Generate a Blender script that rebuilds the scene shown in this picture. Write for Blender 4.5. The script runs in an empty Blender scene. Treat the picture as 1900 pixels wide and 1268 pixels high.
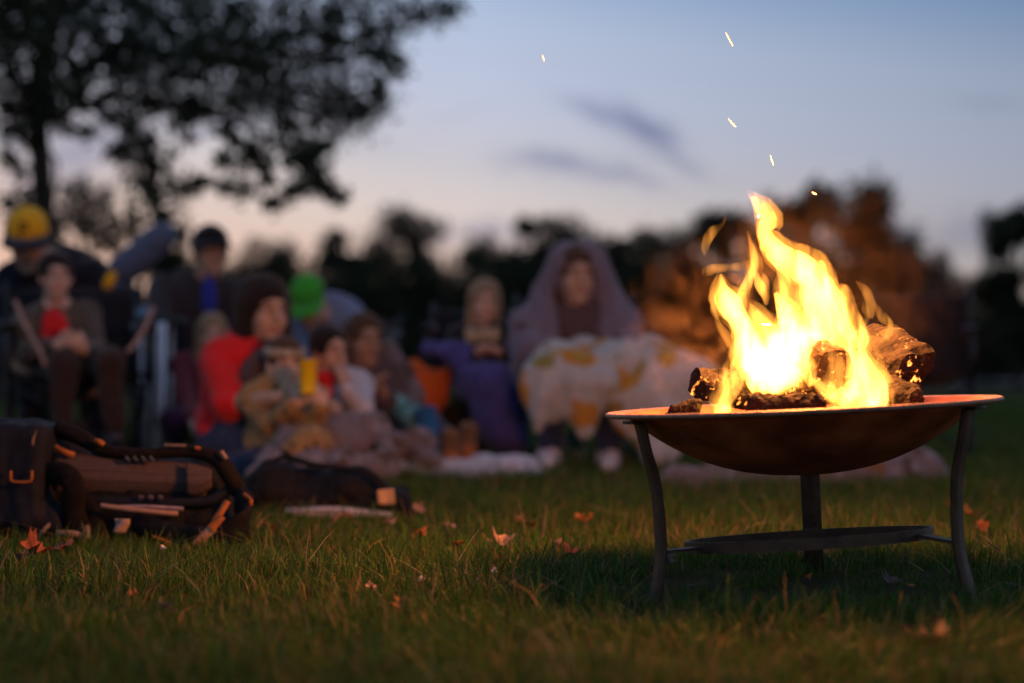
import bpy, bmesh, math, random
import numpy as np
from mathutils import Vector, Matrix, noise as mnoise

random.seed(7); np.random.seed(7)
sc = bpy.context.scene
COL = sc.collection
R = math.radians

# ------------------------------------------------------------------ camera
FPX, CAMH, YH = 3600.0, 0.43, 685.0          # focal length in photo pixels, camera height, horizon row
cam = bpy.data.cameras.new('camera')
camo = bpy.data.objects.new('camera', cam); COL.objects.link(camo)
camo.location = (0, 0, CAMH); camo.rotation_euler = (R(90), 0, 0)
cam.sensor_width = 36; cam.lens = FPX / 1900 * 36; cam.shift_y = (YH - 634) / 1900
cam.clip_start = 0.05; cam.clip_end = 3000
cam.dof.use_dof = True; cam.dof.focus_distance = 3.88; cam.dof.aperture_fstop = cam.lens / 41.0
cam.dof.aperture_blades = 0
sc.camera = camo

# ------------------------------------------------------------------ world: dusk sky
SUN_AZ, SUN_EL = R(-16), R(0.5)               # the sun has just gone down behind the trees
w = bpy.data.worlds.new('World'); sc.world = w; w.use_nodes = True
nt = w.node_tree; N = nt.nodes; L = nt.links
for n in list(N): N.remove(n)
def nd(t, **k):
    n = N.new(t)
    for a, b in k.items(): setattr(n, a, b)
    return n
def mth(op, a, b=None, c=None):
    n = nd('ShaderNodeMath', operation=op)
    for i, v in enumerate((a, b, c)):
        if v is None: continue
        if isinstance(v, (int, float)): n.inputs[i].default_value = v
        else: L.new(v, n.inputs[i])
    return n.outputs[0]
out = nd('ShaderNodeOutputWorld'); bg = nd('ShaderNodeBackground'); L.new(bg.outputs[0], out.inputs[0])
tc = nd('ShaderNodeTexCoord'); sep = nd('ShaderNodeSeparateXYZ'); L.new(tc.outputs['Generated'], sep.inputs[0])
el = mth('ARCSINE', sep.outputs[2])
az = mth('ARCTAN2', sep.outputs[0], sep.outputs[1])       # 0 straight ahead, negative to the west
eld = mth('MULTIPLY', el, 180 / math.pi)
# the west is warmer: lower the apparent elevation a little towards the sunset
daz = mth('ABSOLUTE', mth('SUBTRACT', az, SUN_AZ))
dazd = mth('MULTIPLY', daz, 180 / math.pi)
lift = mth('MINIMUM', mth('MULTIPLY', mth('SUBTRACT', dazd, 12.0), 0.12), 4.0)
dim = mth('MAXIMUM', mth('SUBTRACT', 1.0, mth('MULTIPLY', mth('MAXIMUM', mth('SUBTRACT', dazd, 15.0), 0.0), 0.02)), 0.68)
e2 = mth('DIVIDE', mth('ADD', eld, lift), 90.0)
ramp = nd('ShaderNodeValToRGB'); L.new(mth('MAXIMUM', e2, 0.0), ramp.inputs[0])
cr = ramp.color_ramp
stops = [(0.0, (.72, .42, .31)), (2.5, (.76, .52, .42)), (4.8, (.70, .61, .58)), (6.5, (.57, .56, .62)), (8.3, (.51, .56, .71)),
         (10.6, (.44, .53, .71)), (13, (.235, .385, .65)), (18, (.27, .38, .58)), (32, (.27, .36, .54)), (90, (.25, .32, .48))]
while len(cr.elements) > 1: cr.elements.remove(cr.elements[-1])
cr.elements[0].position = 0; cr.elements[0].color = (*stops[0][1], 1)
for p, c in stops[1:]:
    e = cr.elements.new(p / 90); e.color = (*c, 1)
sky = nd('ShaderNodeTexSky', sky_type='NISHITA', sun_disc=False)
sky.sun_elevation = SUN_EL; sky.sun_rotation = SUN_AZ
sk = nd('ShaderNodeMix', data_type='RGBA', blend_type='ADD'); sk.inputs[0].default_value = 0.004
L.new(ramp.outputs[0], sk.inputs[6]); L.new(sky.outputs[0], sk.inputs[7])
# streaky evening clouds, coordinates are azimuth / elevation in degrees
azd = mth('MULTIPLY', az, 180 / math.pi)
cv = nd('ShaderNodeCombineXYZ'); L.new(azd, cv.inputs[0]); L.new(eld, cv.inputs[1])
nz = nd('ShaderNodeTexNoise'); nz.inputs['Scale'].default_value = 0.55; nz.inputs['Detail'].default_value = 5
L.new(cv.outputs[0], nz.inputs['Vector'])
nzs = nd('ShaderNodeSeparateColor'); L.new(nz.outputs['Color'], nzs.inputs[0])
wx = mth('ADD', azd, mth('MULTIPLY', mth('SUBTRACT', nzs.outputs[0], .5), 1.6))
wy = mth('ADD', eld, mth('MULTIPLY', mth('SUBTRACT', nzs.outputs[1], .5), 1.1))
def dirpx(px, py):
    x, z = (px - 950) / FPX, (YH - py) / FPX
    return math.degrees(math.atan2(x, 1)), math.degrees(math.atan2(z, math.hypot(1, x)))
mask = None
for px, py, sx, sy, rot, am in [(1130, 208, 75, 17, -20, .62), (1190, 232, 62, 24, -26, .82), (1235, 285, 75, 16, -25, .52), (1040, 302, 95, 17, -3, .62), (1150, 322, 75, 13, -20, .50),
                                (700, 268, 60, 12, 0, .12), (850, 210, 60, 12, 5, .10), (900, 435, 95, 22, -3, .45), (1680, 425, 75, 34, -10, .40),
                                (1800, 440, 110, 40, 6, .42), (1835, 190, 60, 14, -5, .16), (140, 285, 130, 55, 25, .60), (60, 250, 110, 45, 10, .5), (400, 230, 100, 16, 10, .35)]:
    a0, e0 = dirpx(px, py); ax, ay = sx / 62.8, sy / 62.8; ca, sa = math.cos(R(rot)), math.sin(R(rot))
    dx, dy = mth('SUBTRACT', wx, a0), mth('SUBTRACT', wy, e0)
    u = mth('DIVIDE', mth('ADD', mth('MULTIPLY', dx, ca), mth('MULTIPLY', dy, sa)), ax)
    v = mth('DIVIDE', mth('SUBTRACT', mth('MULTIPLY', dy, ca), mth('MULTIPLY', dx, sa)), ay)
    q = mth('ADD', mth('MULTIPLY', u, u), mth('MULTIPLY', v, v))
    g = mth('MULTIPLY', mth('EXPONENT', mth('MULTIPLY', q, -0.9)), am)
    mask = g if mask is None else mth('MAXIMUM', mask, g)
cl = nd('ShaderNodeMix', data_type='RGBA'); L.new(mask, cl.inputs[0]); L.new(sk.outputs[2], cl.inputs[6]); cl.inputs[7].default_value = (.17, .20, .36, 1)
L.new(cl.outputs[2], bg.inputs[0]); L.new(dim, bg.inputs[1])

sunl = bpy.data.lights.new('sun', 'SUN'); sunl.energy = 0.02; sunl.angle = R(12); sunl.color = (1, .72, .5)
suno = bpy.data.objects.new('sun', sunl); COL.objects.link(suno)
suno.rotation_euler = Vector((-math.sin(SUN_AZ), -math.cos(SUN_AZ), -math.tan(R(2)))).to_track_quat('-Z', 'Y').to_euler()

sc.view_settings.view_transform = 'Standard'; sc.view_settings.look = 'None'
sc.view_settings.exposure = 0; sc.view_settings.gamma = 1; sc.view_settings.use_curve_mapping = False
cy = sc.cycles
cy.use_denoising = True; cy.sample_clamp_indirect = 4.0; cy.sample_clamp_direct = 0
cy.max_bounces = 5; cy.diffuse_bounces = 2; cy.glossy_bounces = 2; cy.transparent_max_bounces = 8; cy.volume_bounces = 0
cy.use_light_tree = False
cy.volume_step_rate = 1.0; cy.volume_max_steps = 128

# ------------------------------------------------------------------ helpers
def P(px, py, d): return Vector(((px - 950) / FPX * d, d, CAMH + (YH - py) / FPX * d))
def GD(py): return FPX * CAMH / (py - YH)

def fbm(x, y, s=1.0, o=3):
    v = 0; a = 1; t = 0
    for i in range(o):
        v += a * mnoise.noise(Vector((x * s + 17.3 * i, y * s - 9.1 * i, 3.7 * i))); t += a; a *= .5; s *= 2.1
    return v / t
PIT = P(1504, 1097, 3.76); PIT.z = 0
def gz(x, y):
    d = math.hypot(x, y)
    amp = .018 if d < 30 else .018 + (d - 30) * .0015
    g = amp * fbm(x, y, .9) + .006 * fbm(x, y, 5)
    g -= .022 * math.exp(-((x - .24) ** 2 + (y - 3.62) ** 2) / .05)
    return g * min(1, max(.25, abs(d - 3.6) / 3))

MATS = {}
def mat(name, col, rough=.8, var=.25, scale=30, bump=0.15, metal=0, spec=.3, col2=None, detail=4, emit=None, sheen=0, bscale=None):
    if name in MATS: return MATS[name]
    m = bpy.data.materials.new(name); m.use_nodes = True
    t = m.node_tree; b = t.nodes['Principled BSDF']
    b.inputs['Roughness'].default_value = rough; b.inputs['Metallic'].default_value = metal
    b.inputs['Specular IOR Level'].default_value = spec
    if sheen: b.inputs['Sheen Weight'].default_value = sheen
    tc = t.nodes.new('ShaderNodeTexCoord')
    n = t.nodes.new('ShaderNodeTexNoise'); n.inputs['Scale'].default_value = scale; n.inputs['Detail'].default_value = detail
    t.links.new(tc.outputs['Object'], n.inputs['Vector'])
    mx = t.nodes.new('ShaderNodeMix'); mx.data_type = 'RGBA'
    c2 = col2 or tuple(min(1, c * (1 + var)) for c in col); c1 = col if col2 else tuple(c * (1 - var) for c in col)
    mx.inputs[6].default_value = (*c1, 1); mx.inputs[7].default_value = (*c2, 1)
    rp = t.nodes.new('ShaderNodeMapRange'); rp.inputs[1].default_value = .35; rp.inputs[2].default_value = .65
    t.links.new(n.outputs[0], rp.inputs[0]); t.links.new(rp.outputs[0], mx.inputs[0]); t.links.new(mx.outputs[2], b.inputs['Base Color'])
    if bump:
        bn = t.nodes.new('ShaderNodeTexNoise'); bn.inputs['Scale'].default_value = bscale or scale * 4; bn.inputs['Detail'].default_value = 4
        t.links.new(tc.outputs['Object'], bn.inputs['Vector'])
        bp = t.nodes.new('ShaderNodeBump'); bp.inputs['Strength'].default_value = bump; bp.inputs['Distance'].default_value = .01
        t.links.new(bn.outputs[0], bp.inputs['Height']); t.links.new(bp.outputs[0], b.inputs['Normal'])
    if emit:
        b.inputs['Emission Color'].default_value = (*emit[0], 1); b.inputs['Emission Strength'].default_value = emit[1]
    MATS[name] = m; m['mix'] = mx.name
    return m

def link(o, parent=None):
    COL.objects.link(o)
    if parent is not None: o.parent = parent
    return o
def obj(name, me, material, parent=None, smooth=True, tagd=None):
    o = bpy.data.objects.new(name, me)
    if material is not None and not me.materials: me.materials.append(material)
    if smooth and len(me.polygons): me.polygons.foreach_set('use_smooth', [True] * len(me.polygons))
    link(o, parent)
    if tagd: tag(o, *tagd)
    return o
def tag(o, label=None, cat=None, group=None, kind=None):
    if label: o['label'] = label
    if cat: o['category'] = cat
    if group: o['group'] = group
    if kind: o['kind'] = kind
    return o
def empty(name, loc, label, cat, group=None):
    o = bpy.data.objects.new(name, None); COL.objects.link(o); o.location = loc; o.empty_display_size = .05
    tag(o, label, cat, group); bpy.context.view_layer.update()
    return o
def child(name, me, material, root, smooth=True):
    """me is in world coordinates; it becomes a part of root (an unrotated Empty or another part)"""
    p = root; off = Vector((0, 0, 0))
    while p is not None: off += p.location; p = p.parent
    me.transform(Matrix.Translation(-off))
    return obj(name, me, material, root, smooth)
def mesh_py(name, v, f):
    me = bpy.data.meshes.new(name)
    me.from_pydata([tuple(p) for p in v], [], f); me.update(); return me

def smooth_path(pts, n):
    """Catmull-Rom through points (tuples of any length)"""
    a = np.array(pts, float); k = len(a); o = []
    for t in np.linspace(0, k - 1, n):
        i = min(int(t), k - 2); u = t - i
        p0, p1, p2, p3 = a[max(i - 1, 0)], a[i], a[i + 1], a[min(i + 2, k - 1)]
        o.append(.5 * (2 * p1 + (p2 - p0) * u + (2 * p0 - 5 * p1 + 4 * p2 - p3) * u * u + (3 * p1 - p0 - 3 * p2 + p3) * u ** 3))
    return np.array(o)
def sweep(name, pts, ra, rb=None, seg=10, side=None, square=False, jit=0, n=None):
    """closed tube along pts; ra/rb = half sizes along 'side' and across it (scalars or lists)"""
    pts = np.array(pts, float); k = len(pts)
    ra = np.broadcast_to(np.array(ra, float), (k,)); rb = ra if rb is None else np.broadcast_to(np.array(rb, float), (k,))
    if n: 
        q = smooth_path([(*p, a, b) for p, a, b in zip(pts, ra, rb)], n); pts, ra, rb = q[:, :3], np.maximum(q[:, 3], 1e-4), np.maximum(q[:, 4], 1e-4); k = n
    v = []; f = []; sd = np.array(side if side is not None else (1, 0, 0), float); prev = None
    for i in range(k):
        t = pts[min(i + 1, k - 1)] - pts[max(i - 1, 0)]; t /= (np.linalg.norm(t) + 1e-9)
        s = sd if (side is not None or prev is None) else prev
        s = s - t * s.dot(t)
        if np.linalg.norm(s) < 1e-3: s = np.array((0, 1, .1)) - t * np.array((0, 1, .1)).dot(t)
        s /= np.linalg.norm(s); prev = s; b = np.cross(t, s)
        for j in range(seg):
            if square:
                c, d = [(1, 1), (-1, 1), (-1, -1), (1, -1)][j % 4]
            else:
                an = 2 * math.pi * j / seg; c, d = math.cos(an), math.sin(an)
            m = 1 + (jit * mnoise.noise(Vector(pts[i] * 14) + Vector((j * 1.7, 0, 0))) if jit else 0)
            v.append(pts[i] + s * ra[i] * c * m + b * rb[i] * d * m)
    sg = 4 if square else seg
    if square: seg = 4
    for i in range(k - 1):
        for j in range(sg):
            a, b = i * sg + j, i * sg + (j + 1) % sg
            f.append((a, b, b + sg, a + sg))
    f.append(tuple(range(sg))[::-1]); f.append(tuple(range((k - 1) * sg, k * sg)))
    return mesh_py(name, v, f)
def bar(name, pts, ra, rb=None, side=None, n=None): return sweep(name, pts, ra, rb, 4, side, True, 0, n)
def box_mesh(name, c, half, rot=None, bev=.004):
    bm = bmesh.new(); bmesh.ops.create_cube(bm, size=2)
    bmesh.ops.scale(bm, vec=half, verts=bm.verts)
    if bev: bmesh.ops.bevel(bm, geom=bm.edges[:], offset=bev, segments=2, affect='EDGES', profile=.6)
    if rot is not None: bmesh.ops.rotate(bm, matrix=rot, verts=bm.verts)
    bmesh.ops.translate(bm, vec=c, verts=bm.verts)
    me = bpy.data.meshes.new(name); bm.to_mesh(me); bm.free(); return me

# ---- implicit surfaces: smooth union of tapered capsules and ellipsoids, meshed with surface nets
class Sdf:
    def __init__(s, k=.02): s.p = []; s.k = k
    def cap(s, a, b, ra, rb=None, k=None, flat=None): s.p.append(('c', np.array(a, float), np.array(b, float), ra, ra if rb is None else rb, k, False)); return s
    def ell(s, c, r, m=None, k=None, sub=False):
        m = np.eye(3) if m is None else np.array(m, float)
        s.p.append(('e', np.array(c, float), np.array(r, float), m, None, k, sub)); return s
    def box(s, c, h, m=None, rr=.02, k=None):
        m = np.eye(3) if m is None else np.array(m, float)
        s.p.append(('b', np.array(c, float), np.array(h, float), m, rr, k, False)); return s
    def bounds(s, q):
        if q[0] == 'c':
            r = max(q[3], q[4]); return np.minimum(q[1], q[2]) - r, np.maximum(q[1], q[2]) + r
        if q[0] == 'e': e = np.abs(q[3]) @ q[2]; return q[1] - e, q[1] + e
        e = np.abs(q[3]) @ q[2] + q[4]; return q[1] - e, q[1] + e
    def mesh(s, name, vox, noise=None):
        lo = np.min([s.bounds(q)[0] for q in s.p if not q[6]], axis=0) - .03 - vox * 2
        hi = np.max([s.bounds(q)[1] for q in s.p if not q[6]], axis=0) + .03 + vox * 2
        n = np.ceil((hi - lo) / vox).astype(int) + 1
        F = np.full(n, .06, np.float32)
        for q in s.p:
            k = s.k if q[5] is None else q[5]; a, b = s.bounds(q)
            i0 = np.clip(np.floor((a - .05 - k - lo) / vox).astype(int), 0, n); i1 = np.clip(np.ceil((b + .05 + k - lo) / vox).astype(int) + 1, 0, n)
            if np.any(i1 <= i0): continue
            X = lo[0] + vox * np.arange(i0[0], i1[0])[:, None, None]; Y = lo[1] + vox * np.arange(i0[1], i1[1])[None, :, None]; Z = lo[2] + vox * np.arange(i0[2], i1[2])[None, None, :]
            if q[0] == 'c':
                A, B = q[1], q[2]; ba = B - A; l2 = ba.dot(ba) + 1e-12
                t = np.clip(((X - A[0]) * ba[0] + (Y - A[1]) * ba[1] + (Z - A[2]) * ba[2]) / l2, 0, 1)
                D = np.sqrt((X - A[0] - t * ba[0]) ** 2 + (Y - A[1] - t * ba[1]) ** 2 + (Z - A[2] - t * ba[2]) ** 2) - (q[3] + (q[4] - q[3]) * t)
            else:
                x, y, z = X - q[1][0], Y - q[1][1], Z - q[1][2]; m = q[3]          # columns of m = local axes
                U = [m[0, i] * x + m[1, i] * y + m[2, i] * z for i in range(3)]
                if q[0] == 'e':
                    r = q[2]; k0 = np.sqrt(sum((U[i] / r[i]) ** 2 for i in range(3))); k1 = np.sqrt(sum((U[i] / r[i] ** 2) ** 2 for i in range(3))) + 1e-9
                    D = k0 * (k0 - 1) / k1
                else:
                    Q = [np.abs(U[i]) - q[2][i] for i in range(3)]
                    D = np.sqrt(sum(np.maximum(v, 0) ** 2 for v in Q)) + np.minimum(np.maximum(np.maximum(Q[0], Q[1]), Q[2]), 0) - q[4]
            S = F[i0[0]:i1[0], i0[1]:i1[1], i0[2]:i1[2]]
            if q[6]:
                h = np.maximum(k - np.abs(S + D), 0) / max(k, 1e-6); S[...] = np.maximum(S, -D) + h * h * k * .25
            else:
                h = np.maximum(k - np.abs(S - D), 0) / max(k, 1e-6); S[...] = np.minimum(S, D) - h * h * k * .25
        if noise is not None:
            X = lo[0] + vox * np.arange(n[0])[:, None, None]; Y = lo[1] + vox * np.arange(n[1])[None, :, None]; Z = lo[2] + vox * np.arange(n[2])[None, None, :]
            F = F + noise(X, Y, Z).astype(np.float32)
        F[0] = F[-1] = .05; F[:, 0] = F[:, -1] = .05; F[:, :, 0] = F[:, :, -1] = .05
        return nets(name, F, lo, vox)
def nets(name, F, lo, vox):
    n = np.array(F.shape) - 1; S = F < 0
    c8 = [S[i:i + n[0], j:j + n[1], k:k + n[2]] for i in (0, 1) for j in (0, 1) for k in (0, 1)]
    cnt = sum(c.astype(np.int8) for c in c8); act = (cnt > 0) & (cnt < 8)
    idx = np.argwhere(act); vid = np.full(act.shape, -1, np.int32); vid[tuple(idx.T)] = np.arange(len(idx))
    pos = np.zeros((len(idx), 3)); num = np.zeros(len(idx))
    for ax in range(3):
        o1, o2 = [(a) for a in range(3) if a != ax]
        for a in (0, 1):
            for b in (0, 1):
                p0 = idx.copy(); p0[:, o1] += a; p0[:, o2] += b; p1 = p0.copy(); p1[:, ax] += 1
                f0 = F[tuple(p0.T)]; f1 = F[tuple(p1.T)]; cr = (f0 < 0) != (f1 < 0)
                t = np.where(cr, f0 / np.where(f0 == f1, 1, f0 - f1), 0); q = p0.astype(float); q[:, ax] += t
                pos[cr] += q[cr]; num[cr] += 1
    V = lo + vox * pos / num[:, None]; faces = []
    for ax in range(3):
        o1, o2 = [(0, 1, 2), (1, 2, 0), (2, 0, 1)][ax][1:]
        s0 = [slice(1, -1)] * 3; s1 = [slice(1, -1)] * 3; s0[ax] = slice(0, -1); s1[ax] = slice(1, None)
        A, B = S[tuple(s0)], S[tuple(s1)]
        for flip, m in ((False, A & ~B), (True, ~A & B)):
            e = np.argwhere(m)
            if not len(e): continue
            off = np.array([1, 1, 1]); off[ax] = 0; e = e + off
            qs = []
            for a, b in ((0, 0), (-1, 0), (-1, -1), (0, -1)):
                t = e.copy(); t[:, o1] += a; t[:, o2] += b; qs.append(vid[tuple(t.T)])
            q = np.stack(qs, 1); q = q[:, ::-1] if flip else q; faces.append(q)
    Q = np.concatenate(faces); Q = Q[(Q >= 0).all(1)]
    me = bpy.data.meshes.new(name); me.vertices.add(len(V)); me.vertices.foreach_set('co', V.ravel())
    me.loops.add(Q.size); me.loops.foreach_set('vertex_index', Q.ravel().astype(np.int32))
    me.polygons.add(len(Q)); me.polygons.foreach_set('loop_start', np.arange(0, Q.size, 4, dtype=np.int32)); me.polygons.foreach_set('loop_total', np.full(len(Q), 4, np.int32))
    me.update(calc_edges=True); return me
def folds(A, f, seed=0, vert=.35):
    r = np.random.RandomState(seed); ks = [(r.normal(size=3) * (1, 1, vert) * f * s, r.uniform(0, 6.28), a) for s, a in ((1, 1), (1.7, .6), (2.9, .35)) for _ in range(2)]
    def fn(X, Y, Z):
        wx = X + .03 * np.sin(9 * Z + seed) ; wy = Y + .03 * np.sin(8 * X + 5 * Z)
        return A * .42 * sum(a * (1.32 - 2 * np.abs(np.sin(.55 * (k[0] * wx + k[1] * wy + k[2] * Z) + p))) for k, p, a in ks)
    return fn
def frame(f, up=(0, 0, 1)):
    """columns right, forward, up"""
    f = Vector(f).normalized(); u = Vector(up); r = f.cross(u).normalized(); u = r.cross(f)
    return np.array([r, f, u]).T
# ------------------------------------------------------------------ ground
def axis(stops):
    o = []
    for a, b, n in stops: o += list(np.linspace(a, b, n, endpoint=False))
    return o + [stops[-1][1]]
ys = axis([(-600, -20, 6), (-20, 1, 8), (1, 7, 90), (7, 16, 40), (16, 60, 20), (60, 900, 12)])
xs = axis([(-700, -30, 6), (-30, -4, 14), (-4, 4, 110), (4, 30, 14), (30, 700, 6)])
v = [(x, y, gz(x, y)) for y in ys for x in xs]; nx = len(xs)
f = [(j * nx + i, j * nx + i + 1, (j + 1) * nx + i + 1, (j + 1) * nx + i) for j in range(len(ys) - 1) for i in range(nx - 1)]
gm = mat('ground_soil', (.030, .032, .012), 1.0, col2=(.048, .034, .018), scale=1.6, bump=.5, bscale=60, spec=.05)
ground = obj('ground', mesh_py('ground', v, f), gm); ground['kind'] = 'structure'

def strip(name, d0, d1, x0, x1, z, m, n=24):
    v = []; 
    for i in range(n + 1):
        x = x0 + (x1 - x0) * i / n; yo = .004 * x * x * .3
        for k in range(5): v.append((x, d0 + (d1 - d0) * k / 4 + yo, z + max(gz(x, d0 + (d1 - d0) * k / 4 + yo), 0)))
    f = [(i * 5 + k, (i + 1) * 5 + k, (i + 1) * 5 + k + 1, i * 5 + k + 1) for i in range(n) for k in range(4)]
    o = obj(name, mesh_py(name, v, f), m); o['kind'] = 'structure'; return o
strip('path', 52, 78, 4, 60, .06, mat('path_asphalt', (.30, .28, .30), .9, .2, 3, .2))

# ---- grass: many short blades, instanced clumps
gmat = bpy.data.materials.new('grass_blade'); gmat.use_nodes = True
t = gmat.node_tree; b = t.nodes['Principled BSDF']
at = t.nodes.new('ShaderNodeAttribute'); at.attribute_name = 'tint'; at.attribute_type = 'GEOMETRY'
t.links.new(at.outputs['Color'], b.inputs['Base Color']); b.inputs['Roughness'].default_value = .6; b.inputs['Specular IOR Level'].default_value = .15
tr = t.nodes.new('ShaderNodeBsdfTranslucent'); t.links.new(at.outputs['Color'], tr.inputs[0])
ms = t.nodes.new('ShaderNodeMixShader'); ms.inputs[0].default_value = .3
t.links.new(b.outputs[0], ms.inputs[1]); t.links.new(tr.outputs[0], ms.inputs[2]); t.links.new(ms.outputs[0], t.nodes['Material Output'].inputs[0])
def clump(seed, nb, rad, hmin, hmax, dry):
    r = random.Random(seed); v = []; f = []; c = []
    for _ in range(nb):
        a = r.uniform(0, 6.28); q = rad * math.sqrt(r.random()); bx, by = q * math.cos(a), q * math.sin(a)
        h = r.uniform(hmin, hmax) * (1.35 if r.random() < .07 else 1); la = r.uniform(0, 6.28); le = abs(r.gauss(0, .65)) * h; wd = r.uniform(.0008, .0017)
        fa = r.uniform(0, 6.28); wx, wy = wd * math.cos(fa), wd * math.sin(fa); i0 = len(v); cb = r.uniform(.5, 1.5)
        u = r.random()
        base = (.040 * cb, .100 * cb, .014 * cb) if u < .62 else ((.072 * cb, .110 * cb, .016 * cb) if u < 1 - dry else (.20 * cb, .14 * cb, .065 * cb))
        for s, ww in ((0, 1), (.5, .85), (.82, .5)):
            o = le * s * s; z = h * s * (1 - .18 * s * min(1, le / h))
            x, y = bx + o * math.cos(la), by + o * math.sin(la)
            v += [(x - wx * ww, y - wy * ww, z), (x + wx * ww, y + wy * ww, z)]
        v.append((bx + le * math.cos(la), by + le * math.sin(la), h * (1 - .22 * min(1, le / h)) ))
        f += [(i0, i0 + 1, i0 + 3, i0 + 2), (i0 + 2, i0 + 3, i0 + 5, i0 + 4), (i0 + 4, i0 + 5, i0 + 6)]
        c += [(*[x * (.55 + .45 * min(1, k / 4)) if False else x for x in base], 1) for k in range(7)]
    me = mesh_py('grass_clump', v, f); me.materials.append(gmat)
    ca = me.color_attributes.new('tint', 'FLOAT_COLOR', 'POINT'); ca.data.foreach_set('color', np.array(c, np.float32).ravel())
    return bpy.data.objects.new('grass_clump', me)
gcol = bpy.data.collections.new('grass_clumps')
tall = [clump(40 + i, 16, .05, .055, .10, .25) for i in range(3)]
for i in range(10): gcol.objects.link(clump(i, 96, .09, .020 + .002 * (i % 4), .055 + .006 * (i % 5), .01 + .025 * i))
for o_ in tall: gcol.objects.link(o_)
pts = []; rot = []; scl = []; ind = []
rr = random.Random(5)
def scatter(d0, d1, dens, smul):
    n = int((d1 * d1 - d0 * d0) * .34 * dens)
    for _ in range(n):
        d = math.sqrt(rr.uniform(d0 * d0, d1 * d1)); x = rr.uniform(-.34, .34) * d
        q = math.hypot((x - PIT.x) / .36, (d - PIT.y + .02) / .30)
        if q < 1 and rr.random() < .86 * (1.15 - q): continue
        if rr.random() < .45 * max(0, fbm(x, d, 1.8) + .1): continue
        s = smul * (.72 + .5 * rr.random()) * (1 + .5 * fbm(x, d, 2.2)) * (.55 if q < 1.15 else 1)
        pts.append((x, d, gz(x, d) - .004)); rot.append((rr.gauss(0, .12), rr.gauss(0, .12), rr.uniform(0, 6.28))); scl.append((s * 1.05, s * 1.05, s)); ind.append(max(0, min(9, int(4.5 + 9 * fbm(x, d, 1.3) + rr.gauss(0, 1.6)))))
scatter(2.1, 6.0, 185, .86); scatter(6.0, 10, 120, 1.05); scatter(10, 26, 22, 1.7)
for _ in range(900):
    d = math.sqrt(rr.uniform(2.1 ** 2, 8.0 ** 2)); x = rr.uniform(-.34, .34) * d
    if math.hypot((x - PIT.x) / .36, (d - PIT.y) / .30) < 1 or fbm(x, d, 3.1) < -.05: continue
    s = rr.uniform(.7, 1.25); pts.append((x, d, gz(x, d) - .004)); rot.append((rr.gauss(0, .2), rr.gauss(0, .2), rr.uniform(0, 6.28))); scl.append((s, s, s)); ind.append(10 + rr.randrange(3))
gme = mesh_py('grass', pts, [])
for nm, ty, data in (('rot', 'FLOAT_VECTOR', rot), ('scl', 'FLOAT_VECTOR', scl)):
    a = gme.attributes.new(nm, ty, 'POINT'); a.data.foreach_set('vector', np.array(data, np.float32).ravel())
a = gme.attributes.new('ind', 'INT', 'POINT'); a.data.foreach_set('value', ind)
grass = bpy.data.objects.new('grass', gme); COL.objects.link(grass); tag(grass, 'short green lawn grass with dry blades around the fire', 'grass', None, 'stuff')
gn = bpy.data.node_groups.new('grass_scatter', 'GeometryNodeTree')
gn.interface.new_socket('Geometry', in_out='INPUT', socket_type='NodeSocketGeometry'); gn.interface.new_socket('Geometry', in_out='OUTPUT', socket_type='NodeSocketGeometry')
gi = gn.nodes.new('NodeGroupInput'); go = gn.nodes.new('NodeGroupOutput'); io = gn.nodes.new('GeometryNodeInstanceOnPoints')
ci = gn.nodes.new('GeometryNodeCollectionInfo'); ci.inputs[0].default_value = gcol; ci.inputs[1].default_value = True; ci.inputs[2].default_value = True
def na(nm, ty):
    n = gn.nodes.new('GeometryNodeInputNamedAttribute'); n.data_type = ty; n.inputs[0].default_value = nm; return n.outputs[0]
gn.links.new(gi.outputs[0], io.inputs['Points']); gn.links.new(ci.outputs[0], io.inputs['Instance']); io.inputs['Pick Instance'].default_value = True
gn.links.new(na('ind', 'INT'), io.inputs['Instance Index']); gn.links.new(na('rot', 'FLOAT_VECTOR'), io.inputs['Rotation']); gn.links.new(na('scl', 'FLOAT_VECTOR'), io.inputs['Scale'])
gn.links.new(io.outputs[0], go.inputs[0])
md = grass.modifiers.new('scatter', 'NODES'); md.node_group = gn

# ------------------------------------------------------------------ trees
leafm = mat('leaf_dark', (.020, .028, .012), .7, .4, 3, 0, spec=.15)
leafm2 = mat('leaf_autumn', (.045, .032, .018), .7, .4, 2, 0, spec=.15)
barkm = mat('bark', (.045, .034, .026), .95, .4, 12, .6)
def leaves(name, centers, size, rng, per):
    """centers: (Vector, radius, number factor); each leaf a folded pair of triangles"""
    V = []; Fc = []
    for c, r, k in centers:
        for _ in range(int(per * k)):
            p = Vector((rng.gauss(0, .5), rng.gauss(0, .5), rng.gauss(0, .42)))
            if p.length > 1.25: p *= 1.25 / p.length
            p = c + p * r
            a = Vector((rng.gauss(0, 1), rng.gauss(0, 1), rng.gauss(0, 1))).normalized(); b = a.orthogonal().normalized()
            s = size * rng.uniform(.6, 1.25); i = len(V); nrm = a.cross(b) * s * .15
            V += [p - a * s, p + b * s * .45 + nrm, p + a * s, p - b * s * .45 + nrm]; Fc += [(i, i + 1, i + 2), (i, i + 2, i + 3)]
    return mesh_py(name, V, Fc)
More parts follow.
